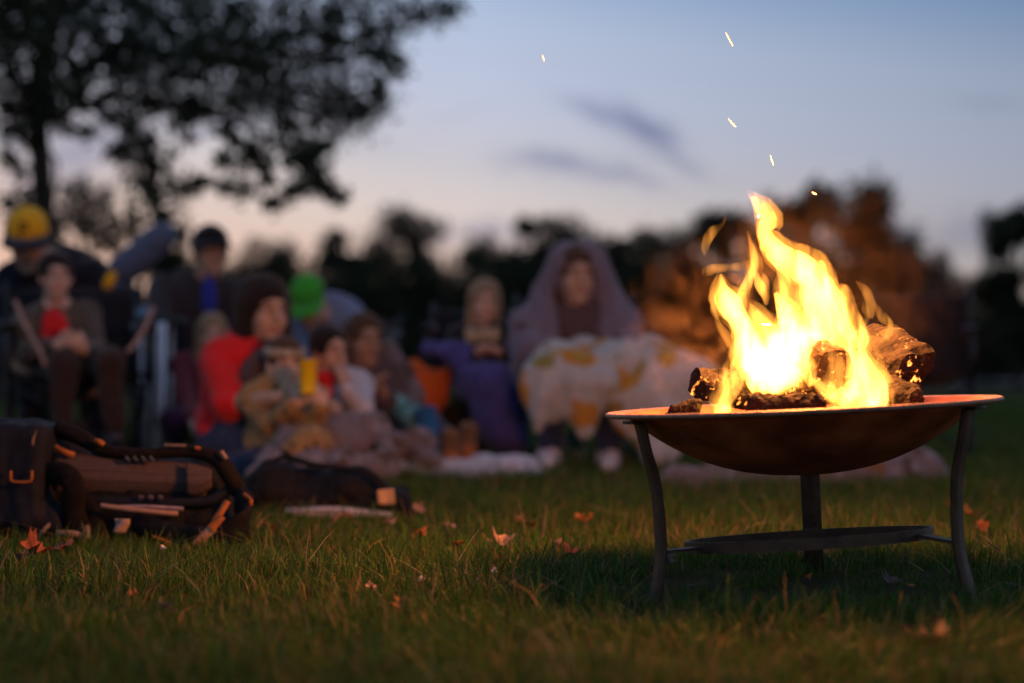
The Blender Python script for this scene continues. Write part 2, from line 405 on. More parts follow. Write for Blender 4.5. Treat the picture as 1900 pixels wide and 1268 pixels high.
def far_tree(name, px, top, wpx, d, label, cat='tree', group=None, dens=1.0, low=.15, mt=None, seed=0, lean=0, bare=False):
    rng = random.Random(seed); k = FPX / d; x = (px - 950) / k; H = CAMH + (YH - top) / k; Wd = wpx / k / 2; base = Vector((x, d, gz(x, d)))
    root = empty(name, base, label, cat, group)
    tm = sweep('trunk', [base, base + Vector((lean * .3, 0, H * .45)), base + Vector((lean, 0, H * .92))], [H * .028, H * .02, H * .004], seg=8, n=8)
    child('trunk', tm, barkm, root)
    cs = []; n = 26
    for i in range(n):
        u = rng.random() ** .8; z = H * (low + (1 - low) * u); prof = math.sin(math.pi * min(1, .12 + .88 * (1 - u) ** .8)) ** .6
        a = rng.uniform(0, 6.28); q = Wd * prof * rng.uniform(.35, .95)
        cs.append((base + Vector((q * math.cos(a) + lean * u, q * math.sin(a), z * .96)), Wd * rng.uniform(.28, .46), rng.uniform(.6, 1.3) * dens))
    for i in range(7):
        c = cs[i * 3][0]; zb = max(H * .15, (c.z - base.z) * .6)
        child('limb', sweep('limb', [base + Vector((lean * zb / H, 0, zb)), (c + base + Vector((0, 0, zb + H * .1))) / 2 + Vector((0, 0, .1)), c], [H * .011, H * .007, H * .003], seg=6, n=6), barkm, root)
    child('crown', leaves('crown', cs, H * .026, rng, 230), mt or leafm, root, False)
    return root
far = [(500, 436, 120, 70, .30), (640, 404, 130, 74, .7), (770, 398, 185, 78, .8), (930, 446, 150, 90, .8), (992, 400, 110, 84, .9), (1085, 420, 190, 80, .9),
       (1195, 406, 170, 82, .9), (1295, 398, 140, 80, .9), (1360, 376, 110, 76, .6), (1470, 372, 170, 72, .9), (1582, 336, 215, 68, 1.2),
       (1662, 430, 140, 74, .8), (1745, 462, 140, 60, .4), (1890, 380, 150, 42, 1.2), (1832, 556, 140, 50, 1.1), (420, 500, 170, 60, .4), (330, 420, 150, 40, .5), (150, 330, 200, 38, .35)]
flab = ['thin see-through tree beside the black capped man', 'rounded tree in the treeline above the green capped person', 'broad round tree in the treeline beside the pale gap of sky',
        'low tree at the edge of the pale gap in the treeline', 'narrow pointed tree behind the child with the blue blanket', 'wide tree behind the hooded person', 'wide tree between the hooded person and the smoke',
        'tree in the treeline behind the drifting smoke', 'thin tree behind the small loose flame', 'tree behind the tallest flame', 'tallest tree of the far treeline, directly behind the fire',
        'tree sloping down behind the black chair', 'small airy tree standing over the black chair', 'tall dark tree standing beside the grey path', 'low dense tree behind the grey path', 'thin shrubby tree behind the woman in red',
        'bushy tree behind the blue grey tipped chair', 'thin sparse tree behind the yellow capped man']
for i, (px, tp, wp, d, de) in enumerate(far):
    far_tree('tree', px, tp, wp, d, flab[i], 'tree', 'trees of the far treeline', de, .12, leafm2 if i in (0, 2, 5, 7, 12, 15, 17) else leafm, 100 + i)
bush0 = None
for i in range(19):
    px = 60 + i * 98 + random.uniform(-20, 20); d = 56 + 14 * random.random() if px < 1700 else 62; k = FPX / d
    tp = 500 + random.uniform(-22, 22) if 420 < px < 1700 else (570 if px > 1700 else 560); H = CAMH + (YH - tp) / k
    if bush0 is None:
        rng = random.Random(77); root = bush0 = empty('hedge_shrub', (0, 0, 0), 'dense dark shrub in the hedge under the treeline', 'shrub', 'shrubs of the far hedge')
        cs = [(Vector((rng.uniform(-.75, .75), rng.uniform(-.35, .35), rng.uniform(.08, .86))), .26, 1) for _ in range(34)]
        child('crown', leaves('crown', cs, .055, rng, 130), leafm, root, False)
        for q in range(4): child('stem', sweep('stem', [(.1 * q - .15, 0, -.02), (.25 * q - .4, 0, .35), (.4 * q - .6, .1, .7)], [.03, .02, .008], seg=6, n=6), barkm, root)
        r = root
    else:
        r = bush0.copy(); COL.objects.link(r)
        for c in bush0.children:
            q = c.copy(); COL.objects.link(q); q.parent = r
    r.location = ((px - 950) / k, d, gz((px - 950) / k, d)); r.scale = (105 / k, 105 / k, H); r.rotation_euler = (0, 0, random.choice((0, math.pi)) + random.uniform(-.2, .2))

# ---- the big tree that overhangs the group
rng = random.Random(3)
tb = P(78, 780, 17); tb.z = gz(tb.x, tb.y)
bt = empty('overhanging_tree', tb, 'large dark tree with boughs hanging over the seated group', 'tree')
def PT(px, py, dd): return P(px, py, dd)
crotch = P(72, 215, 17)
child('trunk', sweep('trunk', [tb, P(80, 420, 17), P(76, 300, 17), crotch, P(110, -80, 17.3), P(160, -420, 17.6)], [.18, .105, .095, .10, .09, .06], seg=14, n=26, jit=.12), barkm, bt)
cl = [(30, 30, 80), (110, 40, 95), (200, 40, 95), (290, 50, 100), (370, 60, 100), (440, 70, 90), (60, 120, 80), (150, 130, 60), (235, 130, 80), (320, 140, 80), (400, 130, 85), (480, 110, 80),
      (30, 190, 60), (100, 185, 55), (190, 190, 35), (560, 40, 55), (540, 130, 65), (610, 90, 65), (625, 170, 65), (560, 200, 55), (640, 30, 60), (690, 70, 55), (740, 30, 50), (790, 20, 40), (830, 22, 28), (735, 122, 26), (700, 95, 40),
      (700, 185, 40), (665, 215, 45), (600, 230, 50), (640, 185, 55), (520, 190, 50), (470, 180, 55), (420, 205, 50), (370, 200, 45), (330, 205, 35), (280, 195, 35), (240, 215, 35),
      (545, 285, 36), (570, 320, 34), (600, 352, 26), (630, 365, 18), (560, 345, 24), (500, 262, 28), (470, 285, 22), (415, 300, 20), (600, 272, 20), (505, 380, 18), (455, 355, 22), (420, 345, 24),
      (265, 285, 32), (285, 320, 46), (300, 350, 50), (255, 335, 35), (345, 345, 26), (370, 342, 16), (215, 280, 18), (250, 405, 45), (300, 410, 45), (230, 440, 40),
      (20, 240, 30), (60, 260, 22), (20, 295, 18), (120, 230, 28), (-40, 100, 90), (-40, 20, 90), (350, -40, 110), (200, -50, 110), (60, -60, 110), (520, -30, 90), (660, -40, 70), (30, 380, 40), (70, 400, 40)]
cs = []
for px, py, r in cl:
    dd = rng.uniform(12.2, 15.5); k = FPX / dd
    cs.append((P(px, py, dd), r / k * 1.2, max(.16, (r / 90.0) ** 2 * 1.1)))
for px, py in [(rng.uniform(0, 720), rng.uniform(10, 330)) for _ in range(90)] + [(430 + 12 * q_, 240 + 14 * q_) for q_ in range(10)] + [(520 + 11 * q_, 215 + 15 * q_) for q_ in range(10)] + [(250 + 6 * q_, 220 + 22 * q_) for q_ in range(11)]:
    if py > 330 - .12 * px and px > 640 or (py > 250 and 100 < px < 230): continue
    dd = rng.uniform(12.2, 15.5); cs.append((P(px + rng.uniform(-14, 14), py, dd), rng.uniform(10, 24) / FPX * dd, .07))
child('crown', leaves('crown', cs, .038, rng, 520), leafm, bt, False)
bpaths = [[crotch, P(200, 100, 15.5), P(360, 110, 14), P(520, 110, 13.5), P(690, 60, 13), P(835, 18, 12.6)], [P(110, -80, 17.3), P(300, 40, 15), P(480, 140, 14), P(640, 175, 13.6), P(745, 130, 13.4)],
          [crotch, P(250, 180, 15), P(420, 220, 14), P(530, 280, 13.5), P(635, 368, 13)], [crotch, P(180, 200, 15.5), P(250, 260, 15), P(290, 340, 14.6), P(300, 420, 14.4)],
          [crotch, P(20, 130, 16), P(-90, 60, 15)], [P(420, 220, 14), P(430, 290, 13.8), P(425, 360, 13.7)], [P(480, 140, 14), P(600, 190, 13.7), P(710, 190, 13.5)], [P(78, 290, 16.9), P(105, 300, 16.7), P(98, 400, 16.6), P(100, 500, 16.5)],
          [P(300, 60, 15), P(420, -30, 14), P(640, -40, 13.4)]]
for i, b in enumerate(bpaths):
    r0 = .045 if i < 5 else .02
    child('bough', sweep('bough', b, list(np.linspace(r0, .008, len(b))), seg=8, n=22, jit=.15), barkm, bt)

# ------------------------------------------------------------------ fire pit
rust = mat('rusted_steel', (.20, .055, .02), .62, col2=(.52, .165, .06), scale=9, detail=9, bump=.25, bscale=160, metal=.25, spec=.4)
iron = mat('dark_iron', (.055, .034, .022), .5, col2=(.09, .055, .035), scale=26, bump=.25, bscale=200, metal=.55, spec=.4)
TILT = Matrix.Rotation(R(-2.7), 3, 'Y')
S = 1 / 958.0
pit = empty('fire_pit', (PIT.x, PIT.y, -.008), 'round rusty steel fire pit bowl on three curved legs, fire burning inside', 'fire pit')
PZ = .366     # rim height above the foot plane
def tp(v): return (PIT + Vector((0, 0, -.008)) + TILT @ Vector(v))
def lathe(name, prof, n=96):
    v = []; f = []; m = len(prof)
    for i in range(n):
        a = 2 * math.pi * i / n
        for r, z in prof: v.append(tp((r * math.cos(a), r * math.sin(a), z)))
    for i in range(n):
        for j in range(m):
            f.append((i * m + j, ((i + 1) % n) * m + j, ((i + 1) % n) * m + (j + 1) % m, i * m + (j + 1) % m))
    return mesh_py(name, v, f)
prof = []
for t in np.linspace(0, 1, 16):
    r = .001 + .343 * t; prof.append((r, PZ - .132 + .130 * (t ** 2.35)))
inner = [(max(r - .0015, .001), z + .004) for r, z in prof]
child('bowl', lathe('bowl', prof + inner[::-1]), rust, pit)
rimp = [(.343, PZ - .006), (.352, PZ - .0075), (.372, PZ - .006), (.3795, PZ - .0045), (.3815, PZ - .001), (.380, PZ + .003), (.376, PZ + .0045), (.36, PZ + .001), (.345, PZ - .001)]
child('rim', lathe('rim', rimp), mat('rim_steel', (.26, .15, .10), .5, .25, 30, .2, metal=.3, spec=.5), pit)
for an in (201.6, 321.0, 79.7):
    a = R(an); dr = Vector((math.cos(a), math.sin(a), 0)); tg = Vector((-math.sin(a), math.cos(a), 0))
    pr = [(.374, PZ - .0115), (.352, PZ - .0125), (.346, PZ - .022), (.337, .30), (.322, .24), (.3165, .18), (.316, .12), (.322, .07), (.334, .02), (.345, -.02)]
    lg = bar('leg', [tp(dr * r + Vector((0, 0, z))) for r, z in pr], .0200, .0030, side=TILT @ tg, n=44)
    lego = child('leg', lg, iron, pit)
    bm = bmesh.new(); bmesh.ops.create_uvsphere(bm, u_segments=10, v_segments=6, radius=.007)
    bmesh.ops.translate(bm, vec=tp(dr * .3135 + Vector((0, 0, .108))), verts=bm.verts); bo = bpy.data.meshes.new('bolt'); bm.to_mesh(bo); bm.free()
    child('bolt', bo, iron, lego)
rt = Matrix.Rotation(R(-3.3), 3, 'X') @ Matrix.Rotation(R(-1.0), 3, 'Y')
rv = []; n = 80
for i in range(n + 1):
    a = 2 * math.pi * i / n; rv.append(tp(rt @ Vector((.236 * math.cos(a), .236 * math.sin(a), 0)) + Vector((0, 0, .108))))
child('ring', sweep('ring', rv, .0022, .0105, 8, square=True) if False else mesh_py('ring',
      [p + (rt @ TILT @ Vector((math.cos(2 * math.pi * i / n) * dr_, math.sin(2 * math.pi * i / n) * dr_, dz_))) for i, p in enumerate(rv[:-1]) for dr_, dz_ in ((.0025, .0105), (.0025, -.0105), (-.0025, -.0105), (-.0025, .0105))],
      [(i * 4 + j, ((i + 1) % n) * 4 + j, ((i + 1) % n) * 4 + (j + 1) % 4, i * 4 + (j + 1) % 4) for i in range(n) for j in range(4)]), iron, pit, False)
for an in (201.6, 321.0, 79.7):
    a = R(an); q = rt @ Vector((.236 * math.cos(a), .236 * math.sin(a), 0)) + Vector((0, 0, .108))
    child('strut', bar('strut', [tp(q), tp((.315 * math.cos(a), .315 * math.sin(a), .108))], .012 if an != 201.6 else .009, .003, side=(-math.sin(a), math.cos(a), 0)), iron, pit, False)

# ---- embers and logs
def charmat(name, ember, base=(.007, .0055, .005), sc_=22):
    m = mat(name, base, .95, col2=(.018, .012, .009), scale=sc_ * 2, bump=.8, bscale=sc_ * 3)
    t = m.node_tree; b = t.nodes['Principled BSDF']; tc = t.nodes.new('ShaderNodeTexCoord')
    vo = t.nodes.new('ShaderNodeTexVoronoi'); vo.feature = 'DISTANCE_TO_EDGE'; vo.inputs['Scale'].default_value = sc_
    nn = t.nodes.new('ShaderNodeTexNoise'); nn.inputs['Scale'].default_value = 9; nn.inputs['Detail'].default_value = 3
    t.links.new(tc.outputs['Object'], nn.inputs[0])
    ad = t.nodes.new('ShaderNodeMixRGB') if False else t.nodes.new('ShaderNodeVectorMath'); ad.operation = 'MULTIPLY_ADD'
    t.links.new(nn.outputs['Color'], ad.inputs[0]); ad.inputs[1].default_value = (.08, .08, .08); t.links.new(tc.outputs['Object'], ad.inputs[2]); t.links.new(ad.outputs[0], vo.inputs['Vector'])
    mr = t.nodes.new('ShaderNodeMapRange'); mr.inputs[1].default_value = .60; mr.inputs[2].default_value = .72
    sp_ = t.nodes.new('ShaderNodeTexNoise'); sp_.inputs['Scale'].default_value = 75; sp_.inputs['Detail'].default_value = 3; t.links.new(tc.outputs['Object'], sp_.inputs[0]); t.links.new(sp_.outputs[0], mr.inputs[0])
    m2 = t.nodes.new('ShaderNodeMapRange'); m2.inputs[1].default_value = .42; m2.inputs[2].default_value = .58; t.links.new(nn.outputs[0], m2.inputs[0])
    mu = t.nodes.new('ShaderNodeMath'); mu.operation = 'MULTIPLY'; t.links.new(mr.outputs[0], mu.inputs[0]); t.links.new(m2.outputs[0], mu.inputs[1])
    mu2 = t.nodes.new('ShaderNodeMath'); mu2.operation = 'MULTIPLY'; mu2.inputs[1].default_value = ember; t.links.new(mu.outputs[0], mu2.inputs[0])
    b.inputs['Emission Color'].default_value = (1, .26, .04, 1); t.links.new(mu2.outputs[0], b.inputs['Emission Strength'])
    bp = t.nodes.new('ShaderNodeBump'); bp.inputs['Strength'].default_value = .9; bp.inputs['Distance'].default_value = .006
    mi = t.nodes.new('ShaderNodeMath'); mi.operation = 'MINIMUM'; mi.inputs[1].default_value = .12; t.links.new(vo.outputs[0], mi.inputs[0])
    t.links.new(mi.outputs[0], bp.inputs['Height'])
    old = b.inputs['Normal'].links[0].from_node; t.links.new(old.outputs[0], bp.inputs['Normal']); t.links.new(bp.outputs[0], b.inputs['Normal'])
    return m
cold = charmat('charred_wood', .0); warm = charmat('charred_wood_ember', 5.0); hot = charmat('burning_wood', 7.0, (.06, .035, .02), 16)
def log(a, b, ra, rb, label, m, seed, flat=1.0, chop=.25):
    """split log: irregular polygon section, rough ends"""
    rng = random.Random(seed); a = Vector(a); b = Vector(b); k = 26; sg = 22
    t = (b - a).normalized(); s = t.cross(Vector((0, .2, 1))).normalized(); u = s.cross(t)
    bev = [(rng.uniform(.86, 1.08) if rng.random() > chop else rng.uniform(.66, .82)) for _ in range(6)]
    v = []; f = []
    for i in range(k):
        q = i / (k - 1); e = min(1, .80 + 2.2 * min(q, 1 - q) + .05 * rng.random()); c = a.lerp(b, q)
        for j in range(sg):
            an = 6.2832 * j / sg; p6 = an / 6.2832 * 6; i6 = int(p6) % 6; w_ = p6 - int(p6); w_ = w_ * w_ * (3 - 2 * w_)
            r = (ra + (rb - ra) * q) * (bev[i6] * (1 - w_) + bev[(i6 + 1) % 6] * w_) * e
            d = s * math.cos(an) + u * math.sin(an) * flat; p = c + d * r
            p += d * .011 * mnoise.fractal(p * 28 + Vector((seed, 0, 0)), .8, 2.1, 4) + t * .012 * mnoise.noise(p * 30) * (1 if i in (0, k - 1) else .3)
            v.append(p)
    for i in range(k - 1):
        for j in range(sg): f.append((i * sg + j, i * sg + (j + 1) % sg, (i + 1) * sg + (j + 1) % sg, (i + 1) * sg + j))
    for i, c, fl in ((0, a - t * .004, 1), (k - 1, b + t * .004, 0)):
        mid = []
        for j in range(sg):
            p = v[i * sg + j].lerp(c, .5) + t * .006 * mnoise.noise(v[i * sg + j] * 60); v.append(p); mid.append(len(v) - 1)
        v.append(c); cc = len(v) - 1
        for j in range(sg):
            x, y = i * sg + j, i * sg + (j + 1) % sg; m0, m1 = mid[j], mid[(j + 1) % sg]
            f += [(y, x, m0, m1), (m1, m0, cc)] if fl else [(x, y, m1, m0), (m0, m1, cc)]
    o = obj('charred_log', mesh_py('charred_log', [p - a for p in v], f), m, None, False, (label, 'log', 'logs burning in the fire pit')); o.location = a
    return o
D0 = PIT.y
log(P(1292, 712, D0 - .02), P(1420, 728, D0 + .06), .036, .042, 'charred round log with its cracked end poking out beside the smoke', warm, 1)
log(P(1700, 688, D0 + .04), P(1606, 628, D0 + .16), .062, .05, 'big blackened split log leaning up, speckled with glowing bark', warm, 4, 1.0)
log(P(1700, 740, D0 - .06), P(1600, 700, D0 + .08), .026, .034, 'thin dark log lying under the big leaning log', cold, 6)
log(P(1390, 750, D0 - .19), P(1525, 748, D0 - .17), .027, .021, 'black charred chunk lying across the front against the rim', cold, 9, 1.0, .5)
log(P(1545, 690, D0 - .02), P(1470, 660, D0 + .16), .056, .05, 'burning log whose cracked glowing end faces out of the flames', hot, 11)
log(P(1240, 768, D0 - .08), P(1296, 760, D0 - .06), .017, .02, 'small black charred stub resting on the rim edge', cold, 14, 1, .6)
log(P(1390, 735, D0 + .1), P(1600, 720, D0 + .12), .04, .04, 'log lying flat in the embers behind the flames', hot, 17)
v = []; f = []; n = 44
for j in range(n):
    for i in range(n):
        x, y = (i / (n - 1) - .5) * .56, (j / (n - 1) - .5) * .56; q = math.hypot(x, y)
        v.append(tp((x, y, PZ - .030 - .02 * (q / .27) ** 2 + .02 * mnoise.noise(Vector((x * 30, y * 30, 0))) + .008 * mnoise.noise(Vector((x * 80, y * 80, 4))))))
f = [(j * n + i, j * n + i + 1, (j + 1) * n + i + 1, (j + 1) * n + i) for j in range(n - 1) for i in range(n - 1) if math.hypot((i + .5) / (n - 1) - .5, (j + .5) / (n - 1) - .5) < .47]
em = charmat('ember_coals', 9.0, (.05, .03, .02), 34)
e = obj('ember_bed', mesh_py('ember_bed', v, f), em, None, False); tag(e, 'bed of glowing orange embers inside the fire pit bowl', 'embers', None, 'stuff')

# ---- flames: closed tongues filled with glowing gas
def flame_mat(name, strength, col=(1, .37, .05)):
    m = bpy.data.materials.new(name); m.use_nodes = True; t = m.node_tree
    for x in list(t.nodes): t.nodes.remove(x)
    o = t.nodes.new('ShaderNodeOutputMaterial'); e = t.nodes.new('ShaderNodeEmission'); e.inputs[0].default_value = (*col, 1)
    tc = t.nodes.new('ShaderNodeTexCoord'); mp = t.nodes.new('ShaderNodeMapping'); mp.inputs['Scale'].default_value = (38, 38, 11); mp.inputs['Rotation'].default_value = (0, R(14), 0)
    n = t.nodes.new('ShaderNodeTexNoise'); n.inputs['Scale'].default_value = 1; n.inputs['Detail'].default_value = 2; n.inputs['Distortion'].default_value = .8
    mr = t.nodes.new('ShaderNodeMapRange'); mr.inputs[1].default_value = .34; mr.inputs[2].default_value = .66; mr.inputs[3].default_value = strength * .06; mr.inputs[4].default_value = strength * 1.8
    t.links.new(tc.outputs['Object'], mp.inputs[0]); t.links.new(mp.outputs[0], n.inputs['Vector']); t.links.new(n.outputs[0], mr.inputs[0]); t.links.new(mr.outputs[0], e.inputs[1]); t.links.new(e.outputs[0], o.inputs['Volume'])
    m.cycles.volume_sampling = 'DISTANCE' if False else 'MULTIPLE_IMPORTANCE'
    return m
FM = {1: flame_mat('flame_thin', 34), 2: flame_mat('flame_mid', 105), 3: flame_mat('flame_core', 230)}
fl = empty('fire', (PIT.x, PIT.y, .3), 'bright yellow and orange campfire flames rising from the logs in the bowl', 'fire')
Z = 2.756
def flame(pts, dy, lv, wob=.22, thick=.62):
    pp = [((1120 + x / Z), (340 + y / Z), h / Z) for x, y, h in pts]; d = D0 + dy; k = FPX / d
    sp = smooth_path([(*P(x, y, d), max(h, .6) / k) for x, y, h in pp], 46)
    v = []; f = []; sg = 18; sd = random.random() * 50
    for i, (x, y, z, r) in enumerate(sp):
        tg_ = sp[min(i + 1, 45)] - sp[max(i - 1, 0)]; tl = math.hypot(tg_[0], tg_[2]) + 1e-9; px_, pz_ = -tg_[2] / tl, tg_[0] / tl
        r = max(r, .0006) * 1.18; off = .35 * r * mnoise.noise(Vector((z * 22, sd, 1)))
        for j in range(sg):
            a = 6.2832 * j / sg
            m = 1 + wob * mnoise.noise(Vector((math.cos(a) * 1.3 + sd, math.sin(a) * 1.3, z * 26))) + wob * .6 * mnoise.noise(Vector((math.cos(a) * 2.5 + sd, math.sin(a) * 2.5, z * 70)))
            v.append((x + off + px_ * r * m * math.cos(a), y + off + r * thick * m * math.sin(a), z + pz_ * r * m * math.cos(a) + .15 * r * math.sin(a * 2)))
    n = len(sp)
    for i in range(n - 1):
        for j in range(sg): f.append((i * sg + j, i * sg + (j + 1) % sg, (i + 1) * sg + (j + 1) % sg, (i + 1) * sg + j))
    f.append(tuple(range(sg))[::-1]); f.append(tuple(range((n - 1) * sg, n * sg)))
    me = mesh_py('flame_tongue', v, f); me.calc_loop_triangles(); vv = [q.co for q in me.vertices]
    if sum(vv[t_.vertices[0]].dot(vv[t_.vertices[1]].cross(vv[t_.vertices[2]])) for t_ in me.loop_triangles) < 0: me.flip_normals()   # the gas must lie inside
    child('flame_tongue', me, FM[lv], fl)
T = [([(712, 42, 2), (760, 75, 14), (810, 130, 32), (845, 190, 40), (815, 235, 34), (850, 310, 42), (930, 390, 50), (1020, 440, 60), (1090, 500, 56), (1130, 600, 52), (1165, 700, 50), (1150, 800, 55), (1080, 900, 50), (1000, 980, 30)], 0, 3),
     ([(598, 465, 5), (605, 540, 30), (640, 620, 55), (690, 690, 46), (725, 780, 48), (760, 870, 70), (800, 960, 80), (830, 1060, 50)], -.03, 3),
     ([(733, 245, 2), (762, 335, 13), (772, 410, 20), (742, 490, 22), (715, 560, 26), (700, 640, 20)], .02, 2),
     ([(768, 440, 3), (800, 520, 22), (828, 590, 12), (835, 640, 4)], .01, 2),
     ([(1110, 395, 8), (1112, 420, 20), (1130, 470, 16), (1150, 520, 30), (1185, 620, 36), (1225, 720, 36), (1270, 790, 26), (1300, 840, 12)], .03, 3),
     ([(1340, 750, 8), (1330, 800, 26), (1310, 860, 26), (1345, 960, 44), (1395, 1060, 52), (1390, 1150, 46)], -.06, 3),
     ([(628, 148, 2), (608, 210, 9), (560, 248, 22), (522, 310, 22), (516, 345, 16), (522, 374, 3)], .03, 1),
     ([(790, 380, 5), (720, 420, 20), (650, 430, 16), (570, 436, 20), (528, 452, 22), (512, 482, 6)], .05, 1),
     ([(900, 700, 14), (960, 760, 60), (930, 840, 90), (880, 920, 110), (850, 1000, 90), (830, 1060, 40)], 0, 3),
     ([(965, 690, 6), (1000, 780, 18), (1015, 880, 22), (1035, 960, 26), (1062, 1040, 12)], -.1, 3),
     ([(760, 900, 30), (690, 980, 36), (640, 1080, 34), (590, 1180, 26)], -.1, 2),
     ([(1060, 1000, 10), (1180, 1080, 34), (1290, 1110, 46), (1400, 1140, 40)], -.08, 2),
     ([(1240, 520, 12), (1225, 600, 36), (1265, 690, 30), (1290, 790, 18)], .08, 1),
     ([(1330, 600, 4), (1335, 640, 18), (1350, 690, 12), (1300, 760, 10)], .08, 1),
     ([(1380, 600, 4), (1420, 680, 20), (1470, 730, 16), (1400, 780, 10)], .1, 1),
     ([(900, 400, 10), (940, 520, 60), (990, 640, 80), (1030, 760, 80), (1000, 880, 60)], .05, 1),
     ([(880, 420, 6), (915, 520, 16), (925, 640, 18), (905, 740, 24), (870, 820, 20)], .0, 2),
     ([(1010, 480, 8), (1030, 580, 26), (1060, 680, 26), (1080, 780, 40), (1050, 880, 36)], .02, 2),
     ([(740, 610, 6), (790, 680, 26), (840, 740, 36), (880, 800, 46), (900, 900, 50)], .03, 2),
     ([(1085, 320, 2), (1092, 370, 7), (1070, 410, 12), (1050, 440, 10)], .02, 1),
     ([(1280, 1090, 8), (1230, 1130, 36), (1180, 1150, 16)], -.12, 3),
     ([(1480, 1040, 5), (1470, 1090, 20), (1490, 1140, 14)], -.1, 1),
     ([(640, 1130, 10), (620, 1160, 30), (560, 1190, 16)], -.14, 3),
     ([(1250, 820, 10), (1270, 920, 30), (1280, 1020, 40), (1240, 1100, 30)], -.02, 2),
     ([(1200, 525, 14), (1230, 560, 34), (1250, 640, 44), (1290, 720, 46), (1310, 800, 36)], .06, 1),
     ([(1290, 500, 4), (1340, 550, 20), (1370, 620, 22), (1360, 690, 14)], .1, 1), ([(1440, 720, 6), (1500, 745, 14), (1400, 790, 22), (1340, 860, 20)], .02, 1),
     ([(1150, 850, 10), (1190, 920, 36), (1180, 1000, 44), (1120, 1060, 30)], -.05, 1), ([(1310, 900, 10), (1330, 980, 30), (1300, 1060, 40), (1250, 1120, 30)], -.09, 2),
     ([(560, 1020, 4), (600, 980, 18), (660, 960, 26), (720, 940, 22)], -.06, 1), ([(480, 1130, 6), (520, 1160, 18), (600, 1150, 24)], -.12, 1),
     ([(560, 640, 3), (590, 720, 14), (640, 800, 24), (690, 880, 30), (700, 980, 34), (660, 1060, 26)], .06, 1), ([(640, 860, 6), (660, 930, 24), (640, 1010, 30), (600, 1090, 26), (560, 1150, 18)], -.08, 2),
     ([(1380, 820, 5), (1400, 880, 20), (1420, 960, 28), (1440, 1050, 30), (1430, 1120, 22)], -.04, 1), ([(1300, 660, 4), (1320, 740, 20), (1330, 830, 30), (1360, 920, 34)], .05, 2), ([(1440, 660, 3), (1470, 720, 12), (1450, 790, 18), (1400, 850, 16)], .06, 1),
     ([(880, 560, 10), (930, 660, 40), (960, 740, 60), (1000, 820, 70), (1060, 900, 50), (1090, 960, 24)], -.01, 3),
     ([(1000, 430, 12), (1050, 500, 40), (1090, 600, 52), (1110, 720, 56), (1090, 830, 50), (1030, 920, 40)], .04, 3),
     ([(660, 620, 8), (700, 700, 30), (740, 800, 46), (770, 900, 60), (790, 1000, 56), (760, 1070, 30)], .03, 3),
     ([(830, 820, 20), (860, 900, 70), (870, 990, 70), (820, 1080, 40)], -.07, 3),
     ([(1180, 700, 10), (1220, 800, 34), (1260, 900, 40), (1300, 1000, 44), (1330, 1090, 40)], .02, 2),
     ([(900, 1010, 20), (1010, 1000, 40), (1120, 1050, 30), (1200, 1090, 20)], .04, 2)]
for pts_, dy, lv in T:
    flame(pts_, dy, lv)
    if lv > 1:
        jx, jy = random.uniform(-9, 9), random.uniform(-18, -6); flame([(x + jx, y + jy, h * (1.45 if k_ else 1) + (3 if k_ else 0)) for k_, (x, y, h) in enumerate(pts_)], dy + .03, 1, .3)
fire = bpy.data.lights.new('fire_glow', 'POINT'); fire.energy = 155; fire.color = (1, .30, .06); fire.shadow_soft_size = .17
fo = bpy.data.objects.new('fire_glow', fire); COL.objects.link(fo); fo.location = P(1490, 415, D0 - .02); fo.parent = fl; fo.location -= fl.location

# ---- smoke lit by the fire; puffs behind the flames imitate a veiling glow
sm = Sdf(.08)
SM = [(1530, 590, .20, .30, .17), (1590, 610, .24, .20, .16), (1315, 660, .06, .10, 1.0), (1285, 600, .10, .12, .7), (1245, 550, .14, .10, .45), (1340, 520, .14, .11, .4), (1430, 490, .2, .14, .18), (1225, 640, .12, .09, .8), (1235, 715, .02, .06, 1.2)]
for px, py, dy, r, wt_ in SM:
    sm.ell(P(px, py, D0 + dy), (r * 1.35,) * 3)
sme = sm.mesh('smoke', .025)
smm = bpy.data.materials.new('smoke_air'); smm.use_nodes = True; t = smm.node_tree
for x in list(t.nodes): t.nodes.remove(x)
o = t.nodes.new('ShaderNodeOutputMaterial'); vs = t.nodes.new('ShaderNodeVolumeScatter'); vs.inputs['Color'].default_value = (.9, .66, .48, 1); smm.cycles.volume_step_rate = .3  # orange put into the scatter colour to deepen the firelight
tc = t.nodes.new('ShaderNodeTexCoord'); n = t.nodes.new('ShaderNodeTexNoise'); n.inputs['Scale'].default_value = 13; n.inputs['Detail'].default_value = 5; n.inputs['Roughness'].default_value = .6; n.inputs['Distortion'].default_value = .9
mr = t.nodes.new('ShaderNodeMapRange'); mr.inputs[1].default_value = .49; mr.inputs[2].default_value = .68; mr.inputs[3].default_value = 0.018; mr.inputs[4].default_value = .85
t.links.new(tc.outputs['Object'], n.inputs['Vector']); t.links.new(n.outputs[0], mr.inputs[0]); 
def tn(ty, **k):
    q = t.nodes.new(ty)
    for a_, b_ in k.items(): setattr(q, a_, b_)
    return q
acc = None
